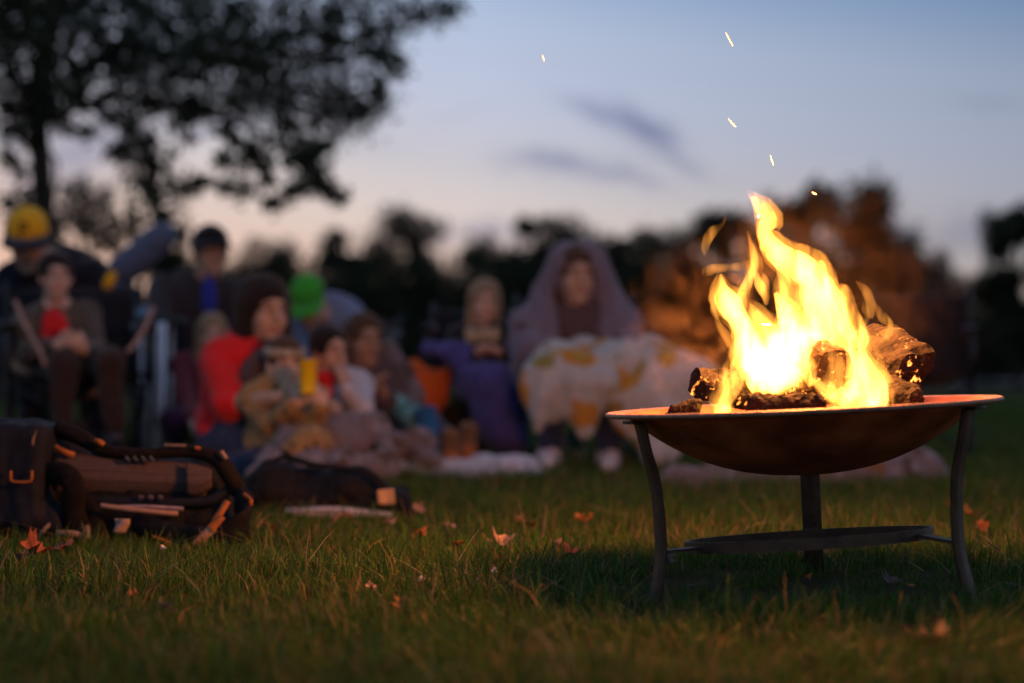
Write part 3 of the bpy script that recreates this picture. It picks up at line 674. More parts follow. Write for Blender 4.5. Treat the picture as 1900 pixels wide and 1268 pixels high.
for px, py, dy, rr_, wt_ in SM:
    sub = tn('ShaderNodeVectorMath', operation='SUBTRACT'); t.links.new(tc.outputs['Object'], sub.inputs[0]); sub.inputs[1].default_value = P(px, py, D0 + dy)
    ln = tn('ShaderNodeVectorMath', operation='LENGTH'); t.links.new(sub.outputs[0], ln.inputs[0])
    fo_ = tn('ShaderNodeMapRange', interpolation_type='SMOOTHERSTEP'); t.links.new(ln.outputs['Value'], fo_.inputs[0]); fo_.inputs[1].default_value = rr_ * 1.25; fo_.inputs[2].default_value = 0; fo_.inputs[3].default_value = 0; fo_.inputs[4].default_value = wt_
    if acc is None: acc = fo_.outputs[0]
    else:
        mx_ = tn('ShaderNodeMath', operation='ADD'); t.links.new(acc, mx_.inputs[0]); t.links.new(fo_.outputs[0], mx_.inputs[1]); acc = mx_.outputs[0]
mu_ = tn('ShaderNodeMath', operation='MULTIPLY'); t.links.new(acc, mu_.inputs[0]); t.links.new(mr.outputs[0], mu_.inputs[1]); t.links.new(mu_.outputs[0], vs.inputs['Density'])
t.links.new(vs.outputs[0], o.inputs['Volume'])
so = obj('smoke', sme, smm); tag(so, 'thin wisps of firelit smoke tinted orange, with a made glow haze behind the flames', 'smoke', None, 'stuff')

# ---- sparks
spm = mat('spark_glow', (1, .5, .2), .5, 0, 5, 0, emit=((1, .50, .22), 2.6))
spl = [(1353, 73, 7, 13, 'longer spark high in the sky over the fire'), (1008, 108, 2, 6, 'lone tiny spark in the sky away from the fire'), (1358, 228, 7, 8, 'bright spark in the blue sky midway above the flames'), (1432, 297, 3, 10, 'hair-thin spark streak above the tallest flame tip'), (1511, 359, 4, 2, 'small spark beside the crown of the tallest tree')]
for px, py, ax, ay, lb in spl:
    a, b = P(px - ax, py - ay, D0 + .02), P(px + ax, py + ay, D0 + .02); r = .0013 if 'hair' not in lb else .0007
    c = (a + b) / 2; me = sweep('spark', [a - c, (a - c) * .6, Vector((0, .001, 0)), (b - c) * .6, b - c], [r * .3, r * .8, r, r * .8, r * .3], seg=8, n=9)
    s = obj('spark', me, spm, None, True, (lb, 'spark', 'sparks flying above the fire')); s.location = c
# ------------------------------------------------------------------ people
def skinmat(name, col):
    if name in MATS: return MATS[name]
    m = mat(name, col, .55, .12, 25, .08, spec=.35); t = m.node_tree; b = t.nodes['Principled BSDF']
    at = t.nodes.new('ShaderNodeAttribute'); at.attribute_name = 'lips'; mx = t.nodes.new('ShaderNodeMix'); mx.data_type = 'RGBA'
    t.links.new(t.nodes[m['mix']].outputs[2], mx.inputs[6]); mx.inputs[7].default_value = (col[0] * .8, col[1] * .42, col[2] * .42, 1)
    t.links.new(at.outputs['Fac'], mx.inputs[0]); t.links.new(mx.outputs[2], b.inputs['Base Color'])
    b.inputs['Subsurface Weight'].default_value = .12; b.inputs['Subsurface Radius'].default_value = (.02, .008, .004)
    return m
SK = {'light': skinmat('skin_light', (.56, .36, .27)), 'tan': skinmat('skin_tan', (.46, .28, .19)), 'brown': skinmat('skin_brown', (.34, .19, .12))}
def fab(name, col, var=.18, scale=40, col2=None, bump=.25): return mat(name, col, .9, var, scale, bump, spec=.12, col2=col2, sheen=.15)
eyem = mat('eye_dark', (.03, .02, .015), .15, .1, 10, 0, spec=.5); eyew = mat('eye_white', (.6, .57, .53), .25, .05, 10, 0, spec=.5)
def uvs(name, c, r, m=None, seg=12):
    bm = bmesh.new(); bmesh.ops.create_uvsphere(bm, u_segments=seg, v_segments=max(6, seg // 2), radius=1)
    bmesh.ops.scale(bm, vec=r, verts=bm.verts)
    if m is not None: bmesh.ops.transform(bm, matrix=Matrix(m.tolist()), verts=bm.verts)
    bmesh.ops.translate(bm, vec=c, verts=bm.verts); me = bpy.data.meshes.new(name); bm.to_mesh(me); bm.free(); return me

def hand(S, wpt, d, n, s, curl, side):
    """palm + four fingers + thumb; d pointing direction, n palm normal, side = +1/-1 thumb side"""
    d = Vector(d).normalized(); n = Vector(n); n = (n - d * n.dot(d)).normalized(); l = d.cross(n) * side
    M = np.array([l, d, n]).T; wv = Vector(wpt)
    S.ell(wv + d * .045 * s, (.038 * s, .050 * s, .016 * s), M, .012)
    for i, (ln, off) in enumerate(((.066, .029), (.075, .010), (.070, -.010), (.054, -.028))):
        p = wv + d * (.082 if i < 3 else .074) * s + l * off * s; q = d + l * off * 1.6; an = 0
        for j, fr in enumerate((.44, .32, .24)):
            an += curl * (.7 + .15 * j); dv = (q * math.cos(an) + n * math.sin(an)).normalized(); e = p + dv * ln * fr * s
            r = max(.0065, (.0088 - .0010 * j) * s); S.cap(p, e, r, r * .92, .003); p = e
    p = wv + d * .028 * s + l * .030 * s; dv = (d * .75 + l * .75 + n * .35).normalized(); e = p + dv * .036 * s; S.cap(p, e, .0115 * s, .010 * s, .006)
    dv = (d * .9 + l * .15 + n * (.3 + curl * .5)).normalized(); S.cap(e, e + dv * .032 * s, .0095 * s, .0082 * s, .003)

def person(name, label, J, s, fb, fh, skin='light', hup=(0, 0, 1), top=None, trousers=None, shoes=None, hair=None, sleeve=1.0, hat=None,
           curl=.5, torso=1.0, group='people gathered round the fire', seed=0, shorts=1.0, puff=1.0, topname='jacket', vox=.0085):
    """J: head, neck, chest, pelvis, eR wR eL wL, kR aR kL aL (world points)"""
    J = {k: Vector(p) for k, p in J.items()}
    base = Vector((J['pelvis'].x, J['pelvis'].y, 0)); base.z = gz(base.x, base.y)
    root = empty(name, base, label, 'person', group)
    B = frame(fb); Rv = Vector(B[:, 0]); Fv = Vector(B[:, 1]); H = frame(fh, hup); hr, hf, hu = (Vector(H[:, i]) for i in range(3))
    def h(a, b, c): return J['head'] + (hr * a + hf * b + hu * c) * s
    spine = (J['neck'] - J['pelvis']).normalized(); side = (Rv - spine * Rv.dot(spine)).normalized(); fw = spine.cross(side) * -1
    if fw.dot(Fv) < 0: fw = -fw
    TM = np.array([side, fw, spine]).T
    sh = {'R': J['neck'] + side * .155 * s * torso - spine * .055 * s, 'L': J['neck'] - side * .155 * s * torso - spine * .055 * s}
    hp = {'R': J['pelvis'] + side * .085 * s, 'L': J['pelvis'] - side * .085 * s}
    S = Sdf(.018 * s)
    S.ell(h(0, -.012, .028), np.array((.073, .092, .088)) * s, H).ell(h(0, .022, -.052), np.array((.056, .062, .066)) * s, H, .03 * s)
    S.ell(h(.034, .052, -.03), np.array((.026, .024, .026)) * s, H).ell(h(-.034, .052, -.03), np.array((.026, .024, .026)) * s, H)
    S.cap(h(0, .083, .014), h(0, .105, -.022), .008 * s, .0125 * s, .008).ell(h(0, .072, .034), np.array((.054, .018, .011)) * s, H)
    S.ell(h(0, .079, -.060), np.array((.025, .011, .010)) * s, H, .005).ell(h(0, .070, -.098), np.array((.022, .017, .016)) * s, H)
    for q in (1, -1):
        S.ell(h(.031 * q, .096, .010), np.array((.017, .014, .009)) * s, H, .006, True)
        S.ell(h(.076 * q, -.008, -.008), np.array((.010, .020, .031)) * s, H, .006)
    S.ell(h(0, .094, -.0605), np.array((.022, .008, .0025)) * s, H, .003, True)
    S.cap(h(0, -.025, -.06), J['neck'], .050 * s, .056 * s, .03)
    ch = J['chest']; S.ell(ch, np.array((.150 * torso, .098, .165)) * s, TM, .05).ell(J['pelvis'], np.array((.145, .105, .105)) * s, TM, .05)
    S.cap(ch, J['pelvis'], .10 * s, .10 * s, .05)
    for q in 'RL':
        e, wv = J['e' + q], J['w' + q]
        S.cap(J['neck'], sh[q], .05 * s, .055 * s, .03).cap(sh[q], e, .047 * s, .037 * s).cap(e, wv, .037 * s, .025 * s)
        hd = J.get('h' + q, wv + (wv - e).normalized()) - wv
        hand(S, wv, hd, J.get('n' + q, wv + Vector((0, 0, -1))) - wv, s, curl, 1 if q == 'R' else -1)
        k, a = J['k' + q], J['a' + q]
        S.cap(hp[q], k, .078 * s, .052 * s).cap(k, a, .050 * s, .032 * s)
        ft = J.get('f' + q, a + Fv * .1 + Vector((0, 0, -.02))) - a; ft = ft.normalized()
        S.cap(a + Vector((0, 0, -.03 * s)) if ft.z > -.5 and ft.z < .5 else a, a + ft * .15 * s + Vector((0, 0, -.045 * s if abs(ft.z) < .5 else 0)), .030 * s, .024 * s)
    bme = S.mesh('body', vox)
    co = np.empty(len(bme.vertices) * 3); bme.vertices.foreach_get('co', co); co = co.reshape(-1, 3)
    loc = (co - np.array(h(0, .088, -.0605))) @ H / (np.array((.026, .02, .0105)) * s); lip = np.clip(1.5 - np.sqrt((loc ** 2).sum(1)), 0, 1)
    at = bme.attributes.new('lips', 'FLOAT', 'POINT'); at.data.foreach_set('value', lip.astype(np.float32))
    child('body', bme, SK[skin], root)
    for q in (1, -1):
        ew = child('eye', uvs('eye', h(.031 * q, .076, .010), np.array((.0125, .0105, .0082)) * s, H), eyew, root)
        child('iris', uvs('iris', h(.031 * q, .0820, .010), np.array((.0072, .0055, .0072)) * s, H, 10), eyem, ew)
    # clothes
    fo = folds(.011, 26, seed)
    def garment(parts, nm, m, k=.03, fn=fo, vx=.0115):
        G = Sdf(k)
        for p in parts: getattr(G, p[0])(*p[1:])
        return child(nm, G.mesh(nm, vx, fn), m, root)
    if top:
        pr = [('ell', ch, np.array((.172 * torso, .125, .185)) * s * puff, TM), ('cap', ch, J['pelvis'] + spine * .02 * s, .132 * s * puff, .142 * s * puff), ('ell', J['pelvis'] + spine * .03 * s, np.array((.165, .125, .09)) * s * puff, TM)]
        for q in 'RL':
            e, wv = J['e' + q], J['w' + q]; sl = sleeve
            pr += [('cap', J['neck'] - spine * .03 * s, sh[q], .062 * s, .072 * s)]
            if sl <= .5: pr += [('cap', sh[q], sh[q].lerp(e, sl * 2), .066 * s * puff, .062 * s * puff)]
            else: pr += [('cap', sh[q], e, .066 * s * puff, .056 * s * puff), ('cap', e, e.lerp(wv, (sl - .5) * 2 * .93), .056 * s * puff, .040 * s * puff)]
        garment(pr, topname, top)
    if trousers:
        pr = [('ell', J['pelvis'], np.array((.162, .122, .115)) * s, TM)]
        for q in 'RL':
            k, a = J['k' + q], J['a' + q]
            pr += [('cap', hp[q], k, .094 * s, .070 * s), ('cap', k, k.lerp(a, .88 * shorts), .069 * s, .054 * s)]
        garment(pr, 'trousers', trousers)
    if shoes:
        for q in 'RL':
            a = J['a' + q]; ft = (J.get('f' + q, a + Fv * .1 + Vector((0, 0, -.02))) - a).normalized()
            dn = Vector((0, 0, -1)) if abs(ft.z) < .5 else -Vector(fw) if False else (Fv if ft.z > .5 else Vector((0, 0, -1)))
            if abs(ft.z) >= .5: dn = Vector((Fv.x, Fv.y, 0)).normalized()
            a2 = a + dn * .035 * s
            so = garment([('cap', a2 - ft * .045 * s, a2 + ft * .14 * s + dn * .012 * s, .043 * s, .036 * s), ('cap', a, a2, .045 * s, .05 * s)], 'shoe', shoes[0], .02, None, .009)
            if len(shoes) > 1:
                G = Sdf(.01); M = np.array([ft.cross(dn), ft, dn]).T
                G.ell(a2 + ft * .040 * s + dn * .034 * s, np.array((.036, .098, .016)) * s, M)
                child('sole', G.mesh('sole', .008), shoes[1], so)
    # hair
    if hair:
        st, hm = hair; G = Sdf(.02 * s); fnz = folds(.006 if st != 'curly' else .022, 60 if st != 'curly' else 70, seed + 3, 1 if st == 'curly' else .3)
        G.ell(h(0, -.020, .043), np.array((.091, .102, .093)) * s, H)
        if st in ('long', 'curly', 'full'):
            q2 = {'long': 1.0, 'curly': 1.3, 'full': 1.22}[st]
            for q in (1, -1): G.cap(h(.058 * q, -.03, .02), h(.075 * q * q2, -.02, -.17), .042 * s * q2, .034 * s * q2)
            G.cap(h(0, -.07, .02), h(0, -.085, -.20), .065 * s * q2, .05 * s * q2)
            if st == 'full': G.ell(h(0, -.035, .048), np.array((.100, .112, .100)) * s, H)
            if st == 'curly': G.ell(h(0, -.038, .045), np.array((.108, .112, .102)) * s, H)
        else: G.cap(h(0, -.06, .0), h(0, -.06, -.045), .055 * s, .045 * s)
        G.ell(h(0, .088, -.035), np.array((.060, .062, .092)) * s, H, .012 * s, True)
        child('hair', G.mesh('hair', .0085, fnz), hm, root)
        for q in (1, -1): child('eyebrow', sweep('eyebrow', [h(.014 * q, .089, .030), h(.032 * q, .088, .036), h(.048 * q, .078, .031)], [.003 * s, .0042 * s, .002 * s], seg=6, n=7), hm, root)
    if hat:
        kind, hm = hat[0], hat[1]
        if kind == 'cap':
            G = Sdf(.01).ell(h(0, -.008, .050), np.array((.087, .103, .092)) * s, H).ell(h(0, 0, -.06), np.array((.2, .2, .085)) * s, H, .006, True)
            cp = child('cap', G.mesh('cap', .0085), hm, root); v = []; f = []; n = 16
            for i in range(n + 1):
                a = math.pi * (i / n - .5) * .94; bx_, by_ = .086 * math.sin(a), .082 * math.cos(a); ex = .012 + .072 * math.cos(a) ** .6
                for rr_, dz in ((0, .004), (1, .004), (1, -.002), (0, -.002)):
                    v.append(h(bx_ * (1 + .12 * rr_), by_ + ex * rr_ + .01, .040 + dz - .016 * rr_ - .010 * abs(math.sin(a)) * rr_))
            f = [(i * 4 + j, (i + 1) * 4 + j, (i + 1) * 4 + (j + 1) % 4, i * 4 + (j + 1) % 4) for i in range(n) for j in range(4)] + [(0, 1, 2, 3), (n * 4 + 3, n * 4 + 2, n * 4 + 1, n * 4)]
            child('brim', mesh_py('brim', v, f), hat[2] if len(hat) > 2 else hm, cp)
            child('button', uvs('button', h(0, -.008, .142), np.array((.009, .009, .005)) * s, H), hm, cp)
        elif kind == 'bandana':
            pts_ = [h(.088 * math.sin(a), .099 * math.cos(a) - .01, .058 - .018 * math.cos(a + math.pi) * 0) for a in np.linspace(0, 2 * math.pi, 29)]
            child('headband', sweep('headband', pts_, .007 * s, .019 * s, 8, side=None if False else hu * 0 + hf, n=None) if False else bandmesh(pts_, J['head'] + hu * .058 * s, hu, .02 * s), hm, root)
    return root, dict(h=h, H=H, J=J, hu=hu, hf=hf, hr=hr, sh=sh, TM=TM, fw=fw, side=side, spine=spine)
def bandmesh(pts, c, up, hh):
    v = []; n = len(pts) - 1
    for p in pts[:-1]:
        o = (p - c).normalized() * .006
        v += [p + o + up * hh, p + o * 1.5, p + o - up * hh, p - o * 1.5 - up * hh, p - o * 1.5 + up * hh]
    return mesh_py('headband', v, [(i * 5 + j, ((i + 1) % n) * 5 + j, ((i + 1) % n) * 5 + (j + 1) % 5, i * 5 + (j + 1) % 5) for i in range(n) for j in range(5)])

# ------------------------------------------------------------------ camp chairs
tubem = mat('chair_tube', (.03, .03, .032), .4, .15, 20, .05, metal=.7)
def slab(name, rows, th):
    """sheet through a grid of points (rows of Vectors) given thickness"""
    r, c = len(rows), len(rows[0]); V = []; F_ = []
    g = [[Vector(p) for p in q] for q in rows]; nn = []
    for i in range(r):
        for j in range(c):
            du = g[i][min(j + 1, c - 1)] - g[i][max(j - 1, 0)]; dv = g[min(i + 1, r - 1)][j] - g[max(i - 1, 0)][j]; nn.append(du.cross(dv).normalized())
    V = [g[i][j] + nn[i * c + j] * th / 2 for i in range(r) for j in range(c)] + [g[i][j] - nn[i * c + j] * th / 2 for i in range(r) for j in range(c)]; o = r * c
    for i in range(r - 1):
        for j in range(c - 1):
            a = i * c + j; F_ += [(a, a + 1, a + c + 1, a + c), (o + a + c, o + a + c + 1, o + a + 1, o + a)]
    ed = [(j, j + 1) for j in range(c - 1)] + [((i + 1) * c - 1, (i + 2) * c - 1) for i in range(r - 1)] + [(r * c - 1 - j, r * c - 2 - j) for j in range(c - 1)] + [((r - 1 - i) * c, (r - 2 - i) * c) for i in range(r - 1)]
    F_ += [(b, a, o + a, o + b) for a, b in ed]
    return mesh_py(name, V, F_)
def chair(label, loc, yaw, cloth, group='camp chairs in the circle', seat=.40, wd=.27, back=.86, trim=None, roll=0, arms=True):
    """folding camp chair; faces -Y when yaw is 0"""
    base = Vector((loc[0], loc[1], gz(loc[0], loc[1])))
    root = empty('camp_chair', base, label, 'chair', group)
    M = Matrix.Rotation(yaw, 4, 'Z') @ Matrix.Rotation(roll, 4, 'X')
    w_ = lambda x, y, z: base + (M @ Vector((x, y, z)))
    def grid(fn, a=9, b=9): return [[w_(*fn(i / (a - 1), j / (b - 1))) for j in range(b)] for i in range(a)]
    child('seat', slab('seat', grid(lambda u, v: ((v * 2 - 1) * wd, -.24 + .44 * u, seat - .05 * (1 - (v * 2 - 1) ** 2) * (.6 + .4 * u) + .02 * (1 - u))), .012), cloth, root)
    child('backrest', slab('backrest', grid(lambda u, v: ((v * 2 - 1) * wd * (1 - .06 * u), .20 + .16 * u + .05 * (1 - (v * 2 - 1) ** 2), seat - .02 + (back - seat) * u + .012 * (1 - (v * 2 - 1) ** 2) * u)), .012), cloth, root)
    for q in (1, -1):
        child('leg', sweep('leg', [w_(q * wd, -.25, 0), w_(q * wd * .9, .19, seat + .0)], .011, seg=8), tubem, root)
        child('leg', sweep('leg', [w_(q * wd * .9, .25, 0), w_(q * wd, -.25, seat + .02)], .011, seg=8), tubem, root)
        child('back_post', sweep('back_post', [w_(q * wd, .19, .03), w_(q * wd, .20, seat), w_(q * wd * .96, .37, back + .015)], .011, seg=8, n=10), tubem, root)
        if arms:
            child('armrest', slab('armrest', [[w_(q * wd + o, -.26 + .5 * u, seat + .21 + .02 * u - .028 * math.sin(math.pi * u)) for o in (-.035, -.012, .012, .035)] for u in np.linspace(0, 1, 9)], .012), cloth, root)
            child('arm_post', sweep('arm_post', [w_(q * wd, -.25, seat - .02), w_(q * wd, -.25, seat + .21)], .010, seg=8), tubem, root)
    child('cross_bar', sweep('cross_bar', [w_(-wd, -.25, .03), w_(wd, -.25, seat - .02)], .010, seg=8), tubem, root)
    child('cross_bar', sweep('cross_bar', [w_(wd, -.262, .03), w_(-wd, -.262, seat - .02)], .010, seg=8), tubem, root)
    return root, w_

def blanket(name, label, prims, m, k=.06, vox=.016, A=.02, f=20, seed=1, vert=.35, cat='blanket', group=None, parent=None, flat=None):
    G = Sdf(k)
    for p in prims: getattr(G, p[0])(*p[1:])
    me = G.mesh(name, vox, folds(A, f, seed, vert) if A else None)
    c = Vector(np.mean([np.array(v.co) for v in list(me.vertices)[::37]], axis=0)); c.z = 0
    if parent is not None: return child(name, me, m, parent)
    me.transform(Matrix.Translation(-c)); o = obj(name, me, m, None, True, (label, cat, group)); o.location = c
    return o
def blotch(name, base, cols, scale, thr):
    """printed cloth: base colour with blotches of several colours"""
    if name in MATS: return MATS[name]
    m = mat(name, base, .9, .12, 30, .25, spec=.12, sheen=.15); t = m.node_tree; b = t.nodes['Principled BSDF']; tc = t.nodes.new('ShaderNodeTexCoord'); prev = t.nodes[m['mix']].outputs[2]
    for i, (c, sc_, th) in enumerate(cols):
        mp = t.nodes.new('ShaderNodeMapping'); mp.inputs['Location'].default_value = (i * 3.1, i * 1.7, i * .9); t.links.new(tc.outputs['Object'], mp.inputs[0])
        n = t.nodes.new('ShaderNodeTexVoronoi'); n.inputs['Scale'].default_value = sc_; nz = t.nodes.new('ShaderNodeTexNoise'); nz.inputs['Scale'].default_value = sc_ * 1.5
        t.links.new(mp.outputs[0], nz.inputs['Vector']); va = t.nodes.new('ShaderNodeVectorMath'); va.operation = 'MULTIPLY_ADD'; va.inputs[1].default_value = (.5 / sc_ * 1.2,) * 3
        t.links.new(nz.outputs['Color'], va.inputs[0]); t.links.new(mp.outputs[0], va.inputs[2]); t.links.new(va.outputs[0], n.inputs['Vector'])
        mr = t.nodes.new('ShaderNodeMapRange'); mr.inputs[1].default_value = th; mr.inputs[2].default_value = th * .75; t.links.new(n.outputs['Distance'], mr.inputs[0])
        mx = t.nodes.new('ShaderNodeMix'); mx.data_type = 'RGBA'; t.links.new(mr.outputs[0], mx.inputs[0]); t.links.new(prev, mx.inputs[6]); mx.inputs[7].default_value = (*c, 1); prev = mx.outputs[2]
    t.links.new(prev, b.inputs['Base Color']); return m
floral = blotch('floral_cloth', (.42, .40, .38), [((.45, .20, .03), 5.0, .36), ((.24, .19, .05), 6.2, .30), ((.38, .24, .05), 5.6, .28)], 6, .3)
leopard = blotch('leopard_cloth', (.30, .17, .07), [((.03, .02, .015), 26, .30), ((.42, .26, .12), 17, .28)], 20, .3)
plaid = blotch('plaid_fleece', (.16, .13, .14), [((.09, .055, .045), 9, .34), ((.22, .19, .21), 13, .32), ((.18, .085, .035), 6, .26)], 20, .3)
camo = blotch('camo_cloth', (.085, .07, .055), [((.03, .027, .022), 18, .36), ((.16, .13, .10), 15, .3)], 20, .3)
bandm = blotch('bandana_print', (.35, .28, .2), [((.7, .66, .62), 30, .35), ((.12, .06, .03), 34, .3)], 30, .3)
hd_dark = fab('hair_black', (.018, .013, .011), .3, 60); hd_brown = fab('hair_brown', (.07, .04, .025), .3, 60); hd_blond = fab('hair_blond', (.26, .18, .11), .25, 60)
navy = fab('navy_cloth', (.012, .014, .024)); jean = fab('denim', (.028, .042, .095)); red = fab('red_cloth', (.62, .018, .020), .10); darkj = fab('dark_jacket', (.040, .034, .038))
dtrous = fab('brown_trousers', (.045, .026, .022)); whitec = fab('white_cloth', (.46, .43, .47)); lblue = fab('pale_blue_shirt', (.19, .22, .33)); maroon = fab('maroon_cloth', (.20, .035, .045))
purple = fab('plum_cloth', (.07, .022, .06)); blackf = fab('black_cloth', (.010, .010, .012)); bluef = fab('blue_fleece', (.065, .062, .22)); lilac = fab('grey_lilac_fleece', (.17, .135, .17)); yellow = fab('yellow_cap_cloth', (.75, .40, .015), .08)
greenc = fab('green_cap_cloth', (.05, .36, .03), .15); blues = fab('blue_shirt', (.03, .04, .32)); brownj = fab('brown_jacket', (.09, .055, .055)); greyd = fab('grey_drape', (.15, .13, .14)); orangec = fab('orange_cloth', (.55, .10, .015), .2)
bluegrey = fab('blue_grey_canvas', (.10, .12, .19)); trimm = mat('pale_trim', (.36, .25, .22), .7, .1, 20, .1)
whitep = mat('white_plastic', (.78, .72, .78), .5, .08, 10, .03); tealc = fab('teal_print', (.10, .26, .26), .5, 18)

# --- boy in the camp chair
d = 8.0
chr1, cw = chair('dark camp chair with pale edging holding the boy in the red shirt', P(140, 0, 8.12)[:2], R(16), fab('charcoal_canvas', (.011, .011, .013)), wd=.275, back=.80)
for q, pts_ in (('l', [(28, 558, 7.75), (45, 600, 7.72), (72, 648, 7.7), (85, 680, 7.7)]), ('r', [(284, 570, 7.8), (268, 610, 7.75), (245, 645, 7.7), (236, 652, 7.7)])):
    child('edging', bar('edging', [P(*p) for p in pts_], .006, .008, side=(0, 1, 0), n=16), trimm, chr1)
boy, bq = person('person', 'boy in a red shirt and open camouflage jacket sitting in a camp chair', dict(head=P(104, 514, 8.0), neck=P(104, 572, 8.05), chest=P(104, 622, 8.06), pelvis=P(122, 700, 8.12),
    eR=P(48, 658, 7.95), wR=P(104, 640, 7.78), hR=P(150, 632, 7.74), nR=P(104, 640, 8.5), eL=P(178, 655, 7.95), wL=P(158, 650, 7.80), hL=P(120, 622, 7.72), nL=P(158, 650, 8.5),
    kR=P(120, 672, 7.72), aR=P(116, 795, 7.72), kL=P(205, 672, 7.74), aL=P(210, 800, 7.76), fR=P(116, 815, 7.5), fL=P(225, 815, 7.5)), .80, (.35, -1, 0), (.45, -1, -.05), 'light',
    top=camo, trousers=dtrous, shoes=(blackf,), hair=('short', hd_dark), seed=1)
# open front of the jacket shows the shirt
G = Sdf(.02).ell(P(101, 618, 7.93), (.058, .035, .085)).ell(P(101, 590, 7.95), (.045, .03, .04)); child('shirt', G.mesh('shirt', .009, folds(.006, 50, 2)), red, boy)
# --- man in the yellow cap
man, q1 = person('person', 'man in a yellow baseball cap and dark navy jacket bending over the boy', dict(head=P(52, 448, 8.55), neck=P(92, 490, 8.75), chest=P(118, 530, 8.85), pelvis=P(130, 680, 8.95),
    eR=P(-20, 610, 8.6), wR=P(20, 660, 8.35), eL=P(190, 600, 8.7), wL=P(178, 680, 8.5), kR=P(60, 700, 8.5), aR=P(60, 850, 8.55), kL=P(175, 700, 8.5), aL=P(180, 850, 8.55)), 1.1, (-.15, -1, 0), (.12, -1, -.42), 'tan', hup=(0, 0, 1),
    top=navy, trousers=navy, shoes=(blackf,), hair=('short', hd_dark), hat=('cap', yellow, navy), torso=1.15, seed=2)
child('sleeve_patch', Sdf(.02).ell(P(203, 521, 8.62), (.026, .02, .05), frame((0, -1, 0), (.5, 0, 1))).mesh('sleeve_patch', .009), yellow, man)
# letter P on the cap front
H = q1['h']; lp = []
def capfront(x, z):
    yy = .103 * math.sqrt(max(0, 1 - (x / .087) ** 2 - ((z - .05) / .092) ** 2)) - .008
    return H(x, yy + .004, z)
for nm, pl in (('letter', [(.014, .055), (.014, .075), (.014, .095), (.011, .103)]), ('letter', [(.022, .099), (.008, .105), (-.010, .100), (-.013, .088), (-.003, .079), (.012, .079)])):
    child(nm, sweep(nm, [capfront(x, z) for x, z in pl], .0045, .0035, seg=6, n=14), blackf, man)
chair('black camp chair under the man in the yellow cap', P(120, 0, 9.0)[:2], R(-5), blackf, back=.84)
# --- man in black cap behind
cman, q2 = person('person', 'man in a black cap and dark open jacket over a blue shirt, sitting behind', dict(head=P(392, 470, 9.7), neck=P(380, 525, 9.75), chest=P(372, 575, 9.8), pelvis=P(365, 700, 9.85),
    eR=P(290, 608, 9.5), wR=P(252, 598, 9.3), hR=P(222, 585, 9.25), eL=P(455, 620, 9.6), wL=P(410, 650, 9.4), kR=P(320, 690, 9.4), aR=P(325, 830, 9.4), kL=P(420, 695, 9.4), aL=P(425, 830, 9.4)), 1.05, (.1, -1, 0), (.4, -1, .06), 'tan',
    top=darkj, trousers=navy, shoes=(blackf,), hair=('short', hd_dark), hat=('cap', blackf), torso=1.25, puff=1.12, seed=3)
child('shirt', Sdf(.02).ell(P(388, 555, 9.63), (.036, .04, .12)).mesh('shirt', .01), blues, cman)
child('cuff', Sdf(.01).cap(P(255, 588, 9.27), P(268, 580, 9.3), .028, .03).mesh('cuff', .009), fab('pale_cuff', (.20, .26, .34)), cman)
chair('dark camp chair of the man in the black cap', P(368, 0, 9.9)[:2], 0, darkj, back=.80)
# --- tipped blue-grey chair and side table
b0 = chair('blue grey camp chair with its raised slanted back behind the group', P(300, 0, 10.6)[:2], R(75), bluegrey, back=1.02, arms=False)
child('head_pillow', Sdf(.02).cap(P(232, 498, 10.3), P(300, 438, 10.3), .085, .075).mesh('head_pillow', .016, folds(.012, 30, 4)), bluegrey, b0[0])
tb_ = empty('side_table', P(300, 0, 8.9).xy.to_3d(), 'small folding table with white legs between the boy and the woman', 'table')
child('tabletop', box_mesh('tabletop', P(292, 594, 8.95), (.12, .16, .012)), mat('table_top_dark', (.06, .06, .065), .6), tb_)
for px, dd in ((300, 8.55), (277, 9.06), (262, 8.82), (318, 9.08)):
    t0 = P(px, 598, dd); child('leg', sweep('leg', [t0, Vector((t0.x - .012, t0.y, gz(t0.x, t0.y)))], .022 if px == 300 else .010, seg=12), whitep, tb_)
# --- blond child in maroon
person('person', 'blond child in a maroon top and plum trousers sitting behind the woman', dict(head=P(393, 622, 8.7), neck=P(388, 668, 8.75), chest=P(378, 705, 8.78), pelvis=P(370, 780, 8.85),
    eR=P(345, 740, 8.6), wR=P(360, 780, 8.4), eL=P(420, 745, 8.6), wL=P(400, 785, 8.4), kR=P(322, 782, 8.45), aR=P(335, 850, 8.6), kL=P(400, 800, 8.35), aL=P(372, 862, 8.45)), .76, (.15, -1, 0), (.35, -1, -.05), 'light',
    top=maroon, trousers=purple, shoes=(blackf,), hair=('long', hd_blond), seed=4)
# --- woman in red
woman, qw = person('person', 'woman with full dark hair in a red top and jeans, one arm round a child', dict(head=P(493, 580, 7.18), neck=P(474, 648, 7.25), chest=P(458, 700, 7.25), pelvis=P(440, 810, 7.3),
    eR=P(424, 750, 7.0), wR=P(520, 738, 6.82), hR=P(585, 712, 6.8), nR=P(520, 738, 7.4), eL=P(560, 730, 7.4), wL=P(600, 745, 7.2), kR=P(540, 838, 6.9), aR=P(430, 872, 6.95), kL=P(560, 820, 7.4), aL=P(470, 868, 7.5), fR=P(370, 872, 7.0), fL=P(400, 868, 7.5)), 1.0, (.75, -.66, 0), (.55, -.84, -.05), 'tan',
    top=red, trousers=jean, shoes=(blackf,), hair=('full', hd_dark), sleeve=.56, puff=1.12, seed=5)
child('vest', Sdf(.03).ell(P(482, 705, 7.08), (.085, .05, .12), qw['TM']).ell(P(490, 760, 7.05), (.08, .06, .08)).mesh('vest', .011, folds(.01, 30, 8)), brownj, woman)
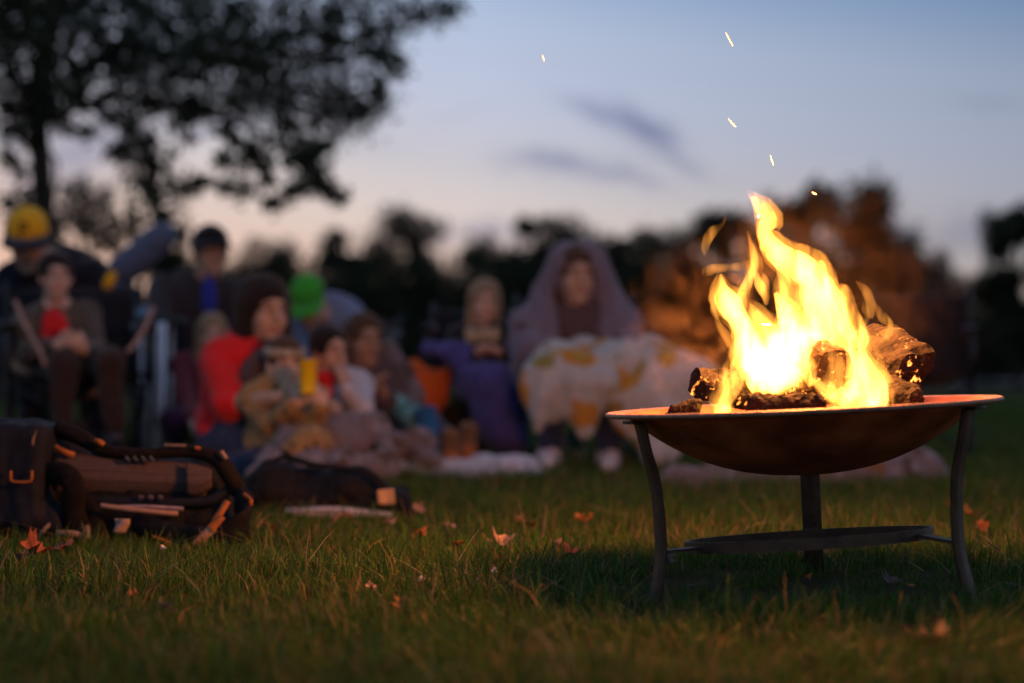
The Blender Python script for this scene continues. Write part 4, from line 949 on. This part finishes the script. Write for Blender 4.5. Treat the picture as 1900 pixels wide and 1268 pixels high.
# --- children beside her
kid1, k1 = person('person', 'child with a printed headband drinking from a yellow cup, in leopard print', dict(head=P(528, 676, 6.95), neck=P(528, 722, 7.0), chest=P(525, 755, 7.0), pelvis=P(520, 815, 7.02),
    eR=P(500, 790, 6.85), wR=P(545, 752, 6.72), hR=P(580, 715, 6.70), nR=P(560, 740, 7.4), eL=P(575, 790, 6.8), wL=P(600, 755, 6.7), hL=P(575, 715, 6.72), nL=P(600, 740, 7.4), kR=P(580, 820, 6.68), aR=P(530, 850, 6.62), kL=P(620, 815, 6.8), aL=P(580, 850, 6.75)), .76, (.55, -.83, 0), (.36, -.93, -.1), 'light',
    top=leopard, trousers=leopard, shoes=(blackf,), hair=('short', hd_brown), hat=('bandana', bandm), seed=6, curl=.6)
cm_ = mat('yellow_plastic', (.80, .55, .02), .35, .06, 10, .02); cpt = P(570, 702, 6.68); ax_ = (P(566, 735, 6.70) - P(574, 668, 6.66)).normalized()
def cup(name, label, a, b, r0, r1, m):
    a = Vector(a); b = Vector(b); t = (b - a).normalized(); s_ = t.orthogonal().normalized(); u_ = t.cross(s_); v = []; n = 28; ln = (b - a).length
    pr = [(0, 0), (r0 * .9, 0), (r0, .004), (r1, ln), (r1 * 1.05, ln), (r1 * 1.05, ln - .004), (r1 - .002, ln - .003), (r0 - .003, .006), (0, .006)]
    for i in range(n):
        for r, z in pr: v.append(t * z + (s_ * math.cos(6.2832 * i / n) + u_ * math.sin(6.2832 * i / n)) * max(r, 1e-4))
    mN = len(pr); o = obj(name, mesh_py(name, v, [(i * mN + j, ((i + 1) % n) * mN + j, ((i + 1) % n) * mN + j + 1, i * mN + j + 1) for i in range(n) for j in range(mN - 1)]), m, None, True, (label, 'cup')); o.location = a; return o
cup('drinking_cup', 'bright yellow cup held to the mouth of the child with the headband', P(571, 733, 6.60), P(572, 671, 6.63), .026, .032, cm_)
kid2, k2 = person('person', 'dark haired child in a white shirt and red neckerchief with a hand at the mouth', dict(head=P(612, 655, 7.4), neck=P(607, 702, 7.43), chest=P(612, 738, 7.43), pelvis=P(615, 805, 7.45),
    eR=P(572, 765, 7.3), wR=P(590, 790, 7.15), eL=P(668, 760, 7.25), wL=P(643, 722, 7.2), hL=P(634, 688, 7.22), nL=P(600, 700, 7.3), kR=P(640, 800, 7.0), aR=P(640, 845, 6.9), kL=P(690, 800, 7.1), aL=P(680, 850, 6.95)), .80, (.3, -1, 0), (.62, -.8, -.03), 'tan',
    top=whitec, trousers=jean, shoes=(blackf,), hair=('short', hd_dark), seed=7, topname='shirt')
child('neckerchief', Sdf(.02).ell(P(604, 700, 7.33), (.062, .05, .028)).cap(P(604, 708, 7.30), P(612, 735, 7.29), .022, .014).mesh('neckerchief', .009, folds(.006, 50, 3)), maroon if False else red, kid2)
# --- green cap
person('person', 'person in a green cap and pale blue shirt bending forward behind the children', dict(head=P(573, 560, 9.75), neck=P(606, 588, 9.9), chest=P(622, 612, 10.0), pelvis=P(625, 715, 10.1),
    eR=P(560, 660, 9.8), wR=P(555, 720, 9.6), eL=P(662, 670, 9.8), wL=P(620, 720, 9.6), kR=P(570, 710, 9.6), aR=P(572, 832, 9.6), kL=P(640, 712, 9.6), aL=P(640, 832, 9.6)), 1.02, (-.3, -1, 0), (-.25, -1, -.75), 'light',
    top=lblue, trousers=navy, shoes=(blackf,), hair=('short', hd_brown), hat=('cap', greenc), puff=1.08, seed=8)
chair('dark camp chair under the person in the green cap', P(625, 0, 10.15)[:2], R(-8), darkj, back=.7)
# --- girl with brown hair, legs stretched out
girl, qg = person('person', 'long haired girl in a brown jacket and jeans sitting with her legs stretched out', dict(head=P(676, 632, 8.0), neck=P(682, 685, 8.05), chest=P(690, 725, 8.05), pelvis=P(705, 800, 8.05),
    eR=P(655, 760, 7.9), wR=P(680, 735, 7.75), hR=P(700, 700, 7.75), eL=P(740, 765, 7.95), wL=P(715, 742, 7.75), hL=P(700, 705, 7.72), kR=P(770, 792, 7.85), aR=P(826, 866, 7.5), kL=P(785, 780, 8.0), aL=P(858, 852, 7.72), fR=P(830, 800, 7.48), fL=P(864, 788, 7.7)), .88, (.45, -.9, 0), (.5, -.9, -.05), 'brown',
    top=brownj, trousers=jean, shoes=(fab('brown_shoe', (.16, .08, .04)), fab('orange_sole', (.34, .12, .045))), hair=('long', hd_brown), seed=9)
child('wrap', Sdf(.04).cap(P(718, 650, 8.12), P(745, 740, 8.1), .05, .08).cap(P(745, 740, 8.1), P(735, 800, 8.0), .08, .09).mesh('wrap', .014, folds(.016, 26, 6)), greyd, girl)
child('legging', Sdf(.02).cap(P(722, 745, 7.86), P(770, 775, 7.74), .045, .05).mesh('legging', .012, folds(.008, 30, 6)), tealc, girl)
cup('drinking_cup', 'bright blue cup standing by the stretched out legs', P(797, 808, 7.66), P(788, 758, 7.68), .040, .046, fab('blue_plastic', (.03, .16, .42), .05, 10))
# --- child with the blue blanket
kid3, k3 = person('person', 'child with long fair hair and a printed dark top under a blue blanket', dict(head=P(899, 560, 8.6), neck=P(898, 606, 8.65), chest=P(898, 642, 8.68), pelvis=P(905, 705, 8.75),
    eR=P(858, 668, 8.5), wR=P(885, 655, 8.3), hR=P(915, 648, 8.28), eL=P(940, 668, 8.5), wL=P(925, 652, 8.3), hL=P(898, 640, 8.26), kR=P(880, 690, 8.3), aR=P(890, 800, 8.3), kL=P(950, 690, 8.3), aL=P(955, 800, 8.3)), .78, (.1, -1, 0), (.15, -1, -.08), 'light',
    top=blackf, trousers=navy, shoes=(blackf,), hair=('long', hd_blond), seed=10)
child('shirt_print', Sdf(.015).box(P(896, 622, 8.515), (.072, .012, .024), None, .008).mesh('shirt_print', .008, folds(.006, 60, 3)), blotch('print_mix', (.42, .34, .22), [((.06, .06, .06), 26, .30)], 26, .3), kid3)
chair('black camp chair under the child with the blue blanket', P(905, 0, 8.78)[:2], 0, blackf, back=.72)
blanket('blue_blanket', 'blue fleece blanket spread over the lap of the fair haired child', [('cap', P(880, 716, 8.3), P(905, 722, 8.5), .085, .07), ('cap', P(945, 718, 8.28), P(930, 722, 8.45), .085, .07), ('cap', P(900, 716, 8.25), P(925, 770, 8.24), .07, .05),
    ('cap', P(945, 714, 8.25), P(950, 812, 8.24), .085, .075), ('cap', P(915, 720, 8.22), P(930, 800, 8.2), .10, .08), ('cap', P(870, 668, 8.35), P(795, 640, 8.5), .05, .028), ('cap', P(850, 660, 8.4), P(790, 650, 8.3), .04, .03), ('cap', P(840, 660, 8.35), P(890, 712, 8.28), .04, .06)], bluef, .05, .014, .022, 24, 5)
# --- hooded adult
K, qk = person('person', 'adult wrapped in a grey lilac hooded blanket with a floral blanket over the knees', dict(head=P(1070, 512, 8.2), neck=P(1070, 576, 8.25), chest=P(1072, 622, 8.28), pelvis=P(1080, 715, 8.35),
    eR=P(985, 668, 8.2), wR=P(1040, 650, 7.95), hR=P(1080, 645, 7.9), eL=P(1165, 668, 8.2), wL=P(1105, 652, 7.95), hL=P(1070, 640, 7.9), kR=P(1030, 705, 7.8), aR=P(1018, 835, 7.85), kL=P(1140, 705, 7.8), aL=P(1128, 838, 7.85), fR=P(1012, 848, 7.5), fL=P(1136, 850, 7.5)), 1.0, (.15, -1, 0), (.2, -1, -.06), 'tan',
    top=brownj, trousers=jean, shoes=(fab('white_shoe', (.62, .58, .64)),), hair=('long', hd_brown), seed=11)
W = Sdf(.05)
hC = P(1070, 512, 8.24)
W.ell(P(1070, 505, 8.27), (.150, .14, .145)).cap(P(1030, 530, 8.28), P(1000, 610, 8.25), .075, .10).cap(P(1112, 530, 8.28), P(1145, 610, 8.25), .075, .10)
W.cap(P(1070, 570, 8.36), P(1075, 690, 8.42), .15, .2).cap(P(1000, 610, 8.22), P(985, 690, 8.1), .10, .085).cap(P(1145, 610, 8.22), P(1180, 680, 8.1), .10, .085)
W.cap(P(985, 650, 8.05), P(1060, 672, 7.92), .075, .06).cap(P(1185, 650, 8.05), P(1090, 672, 7.92), .075, .06).cap(P(970, 600, 8.25), P(955, 640, 8.2), .05, .03)
W.ell(P(1072, 518, 8.05), (.100, .17, .122), None, .02, True).ell(P(1075, 590, 8.0), (.085, .14, .15), None, .03, True)
child('hooded_wrap', W.mesh('hooded_wrap', .013, folds(.016, 22, 12)), lilac, K)
chair('dark camp chair under the adult in the hooded blanket', P(1080, 0, 8.42)[:2], R(4), darkj, back=.75)
blanket('floral_blanket', 'cream blanket with orange and olive flowers over the knees of the hooded adult', [('cap', P(1030, 700, 7.8), P(1060, 690, 8.1), .12, .12), ('cap', P(1140, 700, 7.8), P(1110, 690, 8.1), .12, .12), ('cap', P(1030, 710, 7.76), P(1020, 768, 7.74), .11, .06),
    ('cap', P(1140, 710, 7.76), P(1150, 778, 7.74), .11, .07), ('cap', P(1085, 730, 7.74), P(1085, 770, 7.72), .12, .06), ('cap', P(1190, 690, 7.85), P(1290, 730, 7.8), .12, .13), ('cap', P(1290, 730, 7.8), P(1270, 790, 7.75), .13, .06), ('cap', P(1210, 740, 7.75), P(1225, 795, 7.7), .11, .05), ('cap', P(1200, 650, 7.95), P(1270, 690, 7.9), .06, .07), ('cap', P(1185, 760, 7.72), P(1205, 840, 7.68), .07, .05), ('cap', P(1255, 780, 7.7), P(1245, 850, 7.68), .08, .05), ('cap', P(1010, 740, 7.72), P(1000, 800, 7.7), .06, .04), ('cap', P(1075, 760, 7.70), P(1082, 800, 7.68), .06, .04)], floral, .06, .016, .028, 18, 21)
cup('drinking_cup', 'teal tumbler standing on the grass between the white shoes', P(1066, 872, 8.1), P(1066, 810, 8.1), .042, .052, tealc)
# --- black high chair beside the fire
chair('black high backed camp chair standing behind the fire', P(1705, 0, 9.0)[:2], R(-12), blackf, back=.80, wd=.24)
blanket('orange_jacket', 'orange jacket hung over the side of the chair beside the blue blanket', [('cap', P(768, 682, 8.45), P(795, 735, 8.42), .045, .07), ('cap', P(812, 705, 8.45), P(800, 755, 8.42), .05, .045), ('cap', P(830, 690, 8.5), P(800, 720, 8.45), .035, .05)], orangec, .05, .012, .014, 26, 31, cat='jacket')
blanket('dark_satchel', 'dark olive bag on the ground under the orange jacket', [('box', P(835, 805, 8.6), (.13, .08, .10), None, .03)], fab('dark_olive_canvas', (.02, .02, .012)), .03, .014, .012, 26, 33, cat='bag')
blanket('plaid_blanket', 'crumpled brown and grey fleece over the children\'s legs', [('cap', P(560, 830, 6.75), P(690, 820, 6.9), .085, .075), ('cap', P(610, 800, 6.85), P(700, 800, 6.9), .06, .05), ('cap', P(545, 870, 6.65), P(640, 872, 6.6), .06, .07), ('cap', P(640, 872, 6.6), P(710, 868, 6.7), .07, .05), ('cap', P(700, 800, 6.9), P(718, 860, 6.7), .04, .045), ('cap', P(500, 850, 6.6), P(470, 880, 6.5), .04, .03)], plaid, .05, .013, .024, 30, 41, 1)
blanket('grey_fleece', 'grey brown fleece heaped over the thighs of the girl in jeans', [('cap', P(720, 830, 7.45), P(775, 835, 7.45), .07, .075), ('cap', P(775, 835, 7.45), P(800, 855, 7.4), .07, .045)], plaid, .05, .013, .02, 30, 44, 1)
d = 7.7
blanket('ground_blanket', 'white blanket lying flat on the grass with one rumpled hump', [('box', P(790, 880, 7.6), (.24, .24, .010), None, .016), ('cap', P(715, 872, 7.40), P(860, 870, 7.42), .042, .042), ('cap', P(860, 878, 7.45), P(1000, 886, 7.45), .036, .028), ('ell', P(928, 868, 7.5), (.15, .12, .060)), ('box', P(900, 884, 7.5), (.20, .12, .006), None, .014)], fab('white_blanket', (.48, .45, .49)), .04, .013, .014, 26, 51, 1)
blanket('crumpled_blanket', 'crumpled grey and brown blanket on the grass beyond the fire pit', [('ell', P(1262, 905, 6.9), (.085, .10, .075)), ('cap', P(1300, 912, 6.9), P(1480, 902, 6.95), .07, .065), ('cap', P(1440, 892, 7.0), P(1560, 892, 7.0), .07, .075), ('cap', P(1560, 892, 7.0), P(1710, 880, 7.1), .075, .085), ('box', P(1480, 935, 6.9), (.40, .15, .008), None, .015), ('cap', P(1340, 880, 7.1), P(1420, 900, 7.0), .07, .05)], plaid, .06, .014, .028, 22, 61, 1)
# ------------------------------------------------------------------ backpack on the grass
bd = 4.62
bk = mat('pack_nylon', (.006, .006, .008), .75, .35, 50, .2, spec=.15); bk2 = mat('pack_nylon_blue', (.008, .010, .018), .75, .3, 40, .2, spec=.15); foam = mat('pack_foam', (.009, .007, .007), .85, .3, 60, .2, spec=.1)
amber = mat('amber_webbing', (.27, .085, .014), .6, .15, 60, .2); tanw = mat('tan_webbing', (.28, .17, .13), .7, .12, 60, .2); greyw = mat('grey_webbing', (.17, .13, .11), .7, .2, 60, .2)
meshm = mat('pack_mesh', (.075, .055, .058), .85, .1, 60, 0, spec=.15)
t = meshm.node_tree; b = t.nodes['Principled BSDF']; tcn = t.nodes.new('ShaderNodeTexCoord'); vo = t.nodes.new('ShaderNodeTexVoronoi'); vo.inputs['Scale'].default_value = 240; vo.inputs['Randomness'].default_value = .15
t.links.new(tcn.outputs['Object'], vo.inputs['Vector']); mr = t.nodes.new('ShaderNodeMapRange'); mr.inputs[1].default_value = .28; mr.inputs[2].default_value = .5; t.links.new(vo.outputs['Distance'], mr.inputs[0])
mx = t.nodes.new('ShaderNodeMix'); mx.data_type = 'RGBA'; t.links.new(mr.outputs[0], mx.inputs[0]); mx.inputs[6].default_value = (.03, .02, .018, 1); t.links.new(t.nodes[meshm['mix']].outputs[2], mx.inputs[7]); t.links.new(mx.outputs[2], b.inputs['Base Color'])
pk = empty('hiking_backpack', (P(230, 0, bd).x, bd, gz(P(230, 0, bd).x, bd)), 'large black hiking backpack lying on the grass with its mesh back panel showing', 'backpack')
def B_(px, py, o=0): return P(px, py, bd + o)
S = Sdf(.03)
S.box(B_(240, 915, .20), (.17, .11, .055), frame((0, -1, 0), (0, .15, 1)), .03).cap(B_(120, 860, .18), B_(130, 960, .16), .07, .08).cap(B_(380, 880, .16), B_(400, 950, .14), .055, .06)
S.cap(B_(260, 960, .1), B_(400, 970, .08), .05, .04).cap(B_(150, 960, .12), B_(250, 965, .1), .06, .05)
child('main_body', S.mesh('main_body', .009, folds(.008, 40, 3)), bk, pk)
S = Sdf(.03).box(B_(40, 880, .10), (.055, .09, .10), None, .025).cap(B_(30, 810, .14), B_(75, 830, .14), .05, .06).cap(B_(20, 960, .06), B_(95, 970, .05), .05, .055)
child('lid', S.mesh('lid', .009, folds(.010, 36, 7)), bk2, pk)
rows = []
for u in np.linspace(0, 1, 22):
    y0 = 842 + 22 * u ** 1.5 + 10 * (1 - u) * 0; y1 = 922 + 2 * u
    rows.append([B_(98 + 285 * u, y0 + (y1 - y0) * v, .075 + .04 * math.sin(math.pi * v) * -.6 + .035 * (2 * u - 1) ** 2 * 0) for v in np.linspace(0, 1, 10)])
child('back_panel', slab('back_panel', rows, .006), meshm, pk)
rows = [[B_(345 + 48 * u, 858 + 12 * u + (62 - 30 * u * u) * v, .045 - .015 * math.sin(math.pi * v)) for v in np.linspace(0, 1, 8)] for u in np.linspace(0, 1, 8)]
child('side_pocket', slab('side_pocket', rows, .006), meshm, pk)
child('frame_hoop', sweep('frame_hoop', [B_(108, 795, .10), B_(150, 812, .08), B_(195, 836, .07), B_(270, 842, .06), B_(350, 838, .06), B_(400, 850, .05), B_(425, 880, .04), B_(445, 915, .05)], [.022, .020, .016, .014, .016, .020, .022, .02], seg=12, n=36), foam, pk)
child('lower_hoop', sweep('lower_hoop', [B_(130, 925, .06), B_(200, 930, .055), B_(300, 933, .05), B_(385, 930, .05), B_(430, 905, .05)], [.012, .013, .012, .014, .012], seg=12, n=30), bk2, pk)
child('shoulder_strap', sweep('shoulder_strap', [B_(80, 880, .03), B_(118, 880, .0), B_(138, 905, -.01), B_(136, 945, 0), B_(150, 985, .01), B_(165, 990, .02)], .012, .028, seg=12, side=(0, 1, 0), n=30), foam, pk)
child('shoulder_strap', sweep('shoulder_strap', [B_(150, 925, .05), B_(170, 950, .03), B_(178, 985, .02), B_(172, 1000, .02)], .010, .022, seg=12, side=(0, 1, 0), n=20), foam, pk)
child('hip_belt', sweep('hip_belt', [B_(465, 935, .02), B_(445, 925, .03), B_(455, 960, -.02), B_(430, 990, -.04), B_(385, 1000, -.03), B_(300, 985, -.01), B_(250, 975, .02)], [.02, .03, .035, .034, .03, .026, .02], [.010, .013, .014, .014, .013, .012, .01], seg=12, side=(.2, 0, 1), n=40), bk, pk)
def strap(pts_, w_, m, nm='strap', th=.0022, side=(0, 0, 1)): child(nm, bar(nm, [B_(*p) for p in pts_], w_, th, side=side, n=20), m, pk)
strap([(80, 790, .02), (64, 800, -.01), (57, 830, -.015), (55, 862, -.01)], .0065, greyw, side=(1, 0, 0))
strap([(398, 968, -.085), (410, 950, -.08), (422, 930, -.07)], .008, amber, side=(1, 0, .3)); strap([(360, 1012, -.085), (378, 997, -.09), (396, 978, -.088)], .011, tanw, side=(1, 0, .5)); strap([(390, 982, -.092), (402, 970, -.09), (412, 958, -.085)], .010, amber, side=(1, 0, .5))
strap([(104, 990, -.02), (128, 990, -.03), (150, 994, -.03), (160, 1002, -.02)], .0075, tanw); strap([(64, 1002, 0), (80, 985, -.01), (95, 970, 0)], .004, greyw); strap([(160, 975, -.035), (163, 1000, -.035)], .007, greyw, side=(1, 0, 0))
strap([(186, 938, -.005), (240, 945, -.012), (300, 951, -.012), (330, 953, -.005)], .0055, tanw, 'piping'); strap([(210, 941, 0), (270, 940, -.005), (340, 944, 0)], .004, mat('lilac_webbing', (.22, .17, .22), .7), 'piping')
strap([(452, 918, -.01), (464, 928, -.03), (466, 938, -.03)], .005, amber, side=(0, 0, 1)); strap([(282, 996, -.045), (300, 1001, -.05), (316, 1008, -.045)], .003, amber)
strap([(176, 818, .045), (184, 820, .04), (193, 825, .045)], .006, amber); strap([(362, 831, .035), (372, 833, .035)], .004, amber); strap([(410, 838, .02), (420, 852, .015)], .005, tanw); strap([(304, 826, .04), (345, 827, .038)], .003, greyw)
strap([(102, 830, .055), (118, 838, .05), (138, 845, .055)], .007, amber, 'edge_trim')
for k_ in range(3): strap([(258 + k_ * 18, 922, .03), (266 + k_ * 18, 925, .03)], .005, mat('dim_webbing', (.07, .06, .08), .8), 'daisy_loop')
for k_ in range(4): strap([(232 + k_ * 15, 848, .045), (240 + k_ * 15, 856, .045)], .005, mat('steel_blue_webbing', (.035, .05, .07), .8), 'lacing', side=(1, 0, 0))
# buckle and tag
bkl = [(20, 876), (58, 874), (57, 893), (21, 894)]
child('buckle', mesh_ring([B_(x, y, -.045) for x, y in bkl], .004) if False else sweep('buckle', [B_(20, 874, -.03), B_(20, 884, -.035), B_(22, 893, -.035), B_(40, 895, -.035), B_(56, 893, -.035), B_(59, 884, -.035), B_(59, 874, -.03)], .0035, seg=8, n=28), amber, pk)
tagm = mat('tan_tag', (.30, .21, .18), .8, .15, 60, .3)
rows = [[B_(212 + 26 * u - 3 * v + (4 * math.sin(7 * u + 3 * v)), 963 + 28 * v * (1 - .25 * abs(u - .5)), -.06 + .008 * math.sin(5 * u + 4 * v)) for v in np.linspace(0, 1, 7)] for u in np.linspace(0, 1, 7)]
child('care_tag', slab('care_tag', rows, .002), tagm, pk)

# ---- second bag
d2 = 5.5
bag = blanket('duffel_bag', 'slumped soft black bag lying beyond the hiking backpack', [('ell', P(510, 905, d2), (.085, .10, .075)), ('cap', P(590, 900, d2 + .05), P(580, 930, d2), .055, .06), ('ell', P(650, 905, d2), (.085, .09, .065)), ('cap', P(700, 925, d2 - .02), P(745, 950, d2 - .05), .045, .025), ('box', P(610, 940, d2 + .02), (.2, .07, .02), None, .03)], bk, .035, .010, .014, 34, 71, 1, 'bag')
bm_ = empty('paper_magazine', (P(630, 0, 5.35).x, 5.35, gz(P(630, 0, 5.35).x, 5.35)), 'pale paper booklet lying on the grass in front of the soft black bag', 'booklet')
pm = mat('white_paper', (.52, .48, .55), .7, .12, 40, .2)
for k_ in range(3):
    rows = [[P(530 + 198 * u, 944 + 12 * u - 3 * k_ + 4 * math.sin(5 * u + k_) + 6 * v, 5.42 - .10 * v + .01 * k_) for v in np.linspace(0, 1, 5)] for u in np.linspace(0, 1, 16)]
    child('page', slab('page', rows, .003), pm, bm_)
tg_ = slab('tan_patch', [[P(700 + 30 * u + 3 * v, 910 + 26 * v - 4 * u * (1 - v), d2 - .12 + .01 * math.sin(3 * u)) for v in np.linspace(0, 1, 6)] for u in np.linspace(0, 1, 6)], .004)
tg_.transform(Matrix.Translation(-bag.location)); obj('tan_patch', tg_, mat('tan_leather', (.40, .25, .15), .6, .12, 50, .2), bag)
sg_ = sweep('strap', [P(470, 890, d2 - .08), P(520, 850, d2 - .03), P(580, 862, d2 - .06), P(640, 870, d2 - .07), P(690, 880, d2 - .09), P(735, 930, d2 - .11), P(770, 955, d2 - .10)], .009, .004, 8, n=40); sg_.transform(Matrix.Translation(-bag.location)); obj('strap', sg_, bk, bag)

# ------------------------------------------------------------------ fallen leaves and clover
def leaf_mesh(seed, sz, curl):
    r = random.Random(seed); n = 30; out_ = []
    for i in range(n):
        a = 2 * math.pi * i / n; lob = .72 + .28 * abs(math.cos(2.5 * a)) ** .8; q = sz * lob * r.uniform(.85, 1.1) * (1 if abs(a - math.pi) > .4 else .6)
        out_.append((q * math.cos(a), q * math.sin(a)))
    v = [(0, 0, 0)]; f = []
    for s_ in (.5, 1):
        for x, y in out_:
            x, y = x * s_, y * s_; v.append((x, y, curl * (x * x * 1.2 + abs(y) * .35 * sz) / sz + .18 * sz * mnoise.noise(Vector((x / sz * 2 + seed, y / sz * 2, 0)))))
    for i in range(n):
        j = (i + 1) % n; f += [(0, 1 + i, 1 + j), (1 + i, 1 + n + i, 1 + n + j, 1 + j)]
    k = len(v); v += [(x, y, z - .0012) for x, y, z in v]; f += [tuple(x + k for x in q[::-1]) for q in f]
    f += [(1 + n + (i + 1) % n, 1 + n + i, k + 1 + n + i, k + 1 + n + (i + 1) % n) for i in range(n)]
    i0 = len(v); p = [(-sz * .5, .0, .0), (-sz * 1.0, sz * .1, .004), (-sz * 1.45, sz * .25, .012)]
    for x, y, z in p: v += [(x, y - .001, z), (x, y + .001, z), (x, y, z + .0015)]
    for s_ in range(2):
        for j in range(3): f.append((i0 + s_ * 3 + j, i0 + s_ * 3 + (j + 1) % 3, i0 + s_ * 3 + 3 + (j + 1) % 3, i0 + s_ * 3 + 3 + j))
    return mesh_py('fallen_leaf', v, f)
lm = {'o': mat('leaf_orange', (.36, .13, .035), .7, .3, 30, .3), 'r': mat('leaf_russet', (.20, .055, .025), .7, .35, 30, .3), 'p': mat('leaf_pale', (.27, .17, .14), .75, .25, 30, .3), 'b': mat('leaf_orange_firelit', (.66, .27, .06), .7, .25, 30, .3), 'g': mat('leaf_greybrown', (.13, .105, .095), .8, .3, 30, .3)}  # the 'b' leaf is the orange one lightened in colour to imitate firelight
base_leaves = {(k, i): leaf_mesh(i * 7 + j, .036, [.7, 1.1, .3][i]) for j, k in enumerate(lm) for i in range(3)}
spots = [(1728, 1232, 'b', 1.35, 'orange leaf coloured bright as if firelit, lying alone in the grass in front of the pit'), (60, 1050, 'r', 1.3, 'russet leaf on the grass below the backpack lid'), (112, 1042, 'r', 1.35, 'russet curled leaf touching the tan strap of the backpack'), (40, 1062, 'g', .9, 'dull brown leaf beside the russet leaves'),
         (1234, 1072, 'g', .85, 'curled grey leaf beside the foot of the pit leg'), (622, 985, 'p', 1.1, 'pale pink brown leaf in front of the paper booklet'), (1080, 986, 'o', 1.1, 'orange leaf on the open grass between blanket and pit'), (925, 1032, 'p', 1.2, 'large pale leaf with a pink tip on the open grass'),
         (1290, 1110, 'g', .7, None), (1650, 1108, 'g', .9, 'narrow grey leaf in the bare soil under the bowl'), (780, 1015, 'o', .8, None), (835, 995, 'p', .7, None), (775, 965, 'p', .8, None), (960, 985, 'p', .8, None), (985, 992, 'r', .8, None), (1060, 1050, 'r', 1.0, None), (1035, 1035, 'p', .6, None), (1350, 1040, 'r', .9, None),
         (1800, 975, 'o', 1.0, None), (1770, 955, 'o', .9, None), (1420, 960, 'o', .8, None), (500, 1000, 'r', .8, None), (720, 990, 'p', .7, None), (850, 1035, 'r', .7, None), (690, 1120, 'p', .5, None), (300, 1160, 'p', .6, None), (560, 1075, 'r', .6, None), (745, 1150, 'o', .6, None), (640, 920 + 60, 'r', .6, None), (1140, 905, 'r', .9, None), (930, 905, 'r', .7, None), (1500, 1100, 'o', .4, None), (1690, 1115, 'o', .4, None), (1820, 1000, 'r', .8, None), (250, 1135, 'o', .4, None), (20, 1180, 'p', .4, None), (1880, 1120, 'g', .6, None)]
rl = random.Random(12)
for i, (px, py, k, s_, lb) in enumerate(spots):
    p = P(px, py, GD(py)); z = gz(p.x, p.y)
    o = obj('fallen_leaf', base_leaves[(k, i % 3)], lm[k], None, False, (lb or {'o': 'small orange fallen leaf caught in the lawn', 'r': 'small russet fallen leaf caught in the lawn', 'p': 'small pale fallen leaf caught in the lawn', 'b': '', 'g': 'small grey brown leaf caught in the lawn'}[k], 'leaf', 'fallen leaves in the grass'))
    h_ = .034 if py > 900 else .05
    o.location = P(px, py, GD(py) * .985); o.location.z = z + h_; o.rotation_euler = (rl.uniform(.1, .75), rl.uniform(-.45, .45), rl.uniform(0, 6.28)); o.scale = (s_ * .68,) * 3
wcl = mat('clover_petal', (.62, .52, .48), .7, .1, 60, .1)
for px, py, lb in ((783, 1076, 'white clover flower standing in the open lawn'), (302, 1018, 'white clover flower in the grass below the backpack'), (918, 1060, 'tiny pale clover flower near the large pale leaf')):
    dd = GD(py + 34); p = P(px, py, dd); g0 = gz(p.x, p.y)
    r = empty('clover_flower', (p.x, p.y, g0), lb, 'flower', 'clover flowers in the lawn')
    child('stem', sweep('stem', [(p.x, p.y, g0 - .01), (p.x + .003, p.y, (g0 + p.z) / 2), (p.x, p.y, p.z)], .0012, seg=6, n=6), lm['g'], r)
    v = []; f = []
    for k_ in range(26):
        a = rl.uniform(0, 6.28); e_ = rl.uniform(-.3, 1.5); dv = Vector((math.cos(a) * math.cos(e_), math.sin(a) * math.cos(e_), math.sin(e_))); o_ = dv.orthogonal().normalized() * .0016; i0 = len(v)
        v += [p + dv * .001, p + dv * .005 + o_, p + dv * .009, p + dv * .005 - o_]; f.append((i0, i0 + 1, i0 + 2, i0 + 3))
    child('flower_head', mesh_py('flower_head', v, f), wcl, r, False)
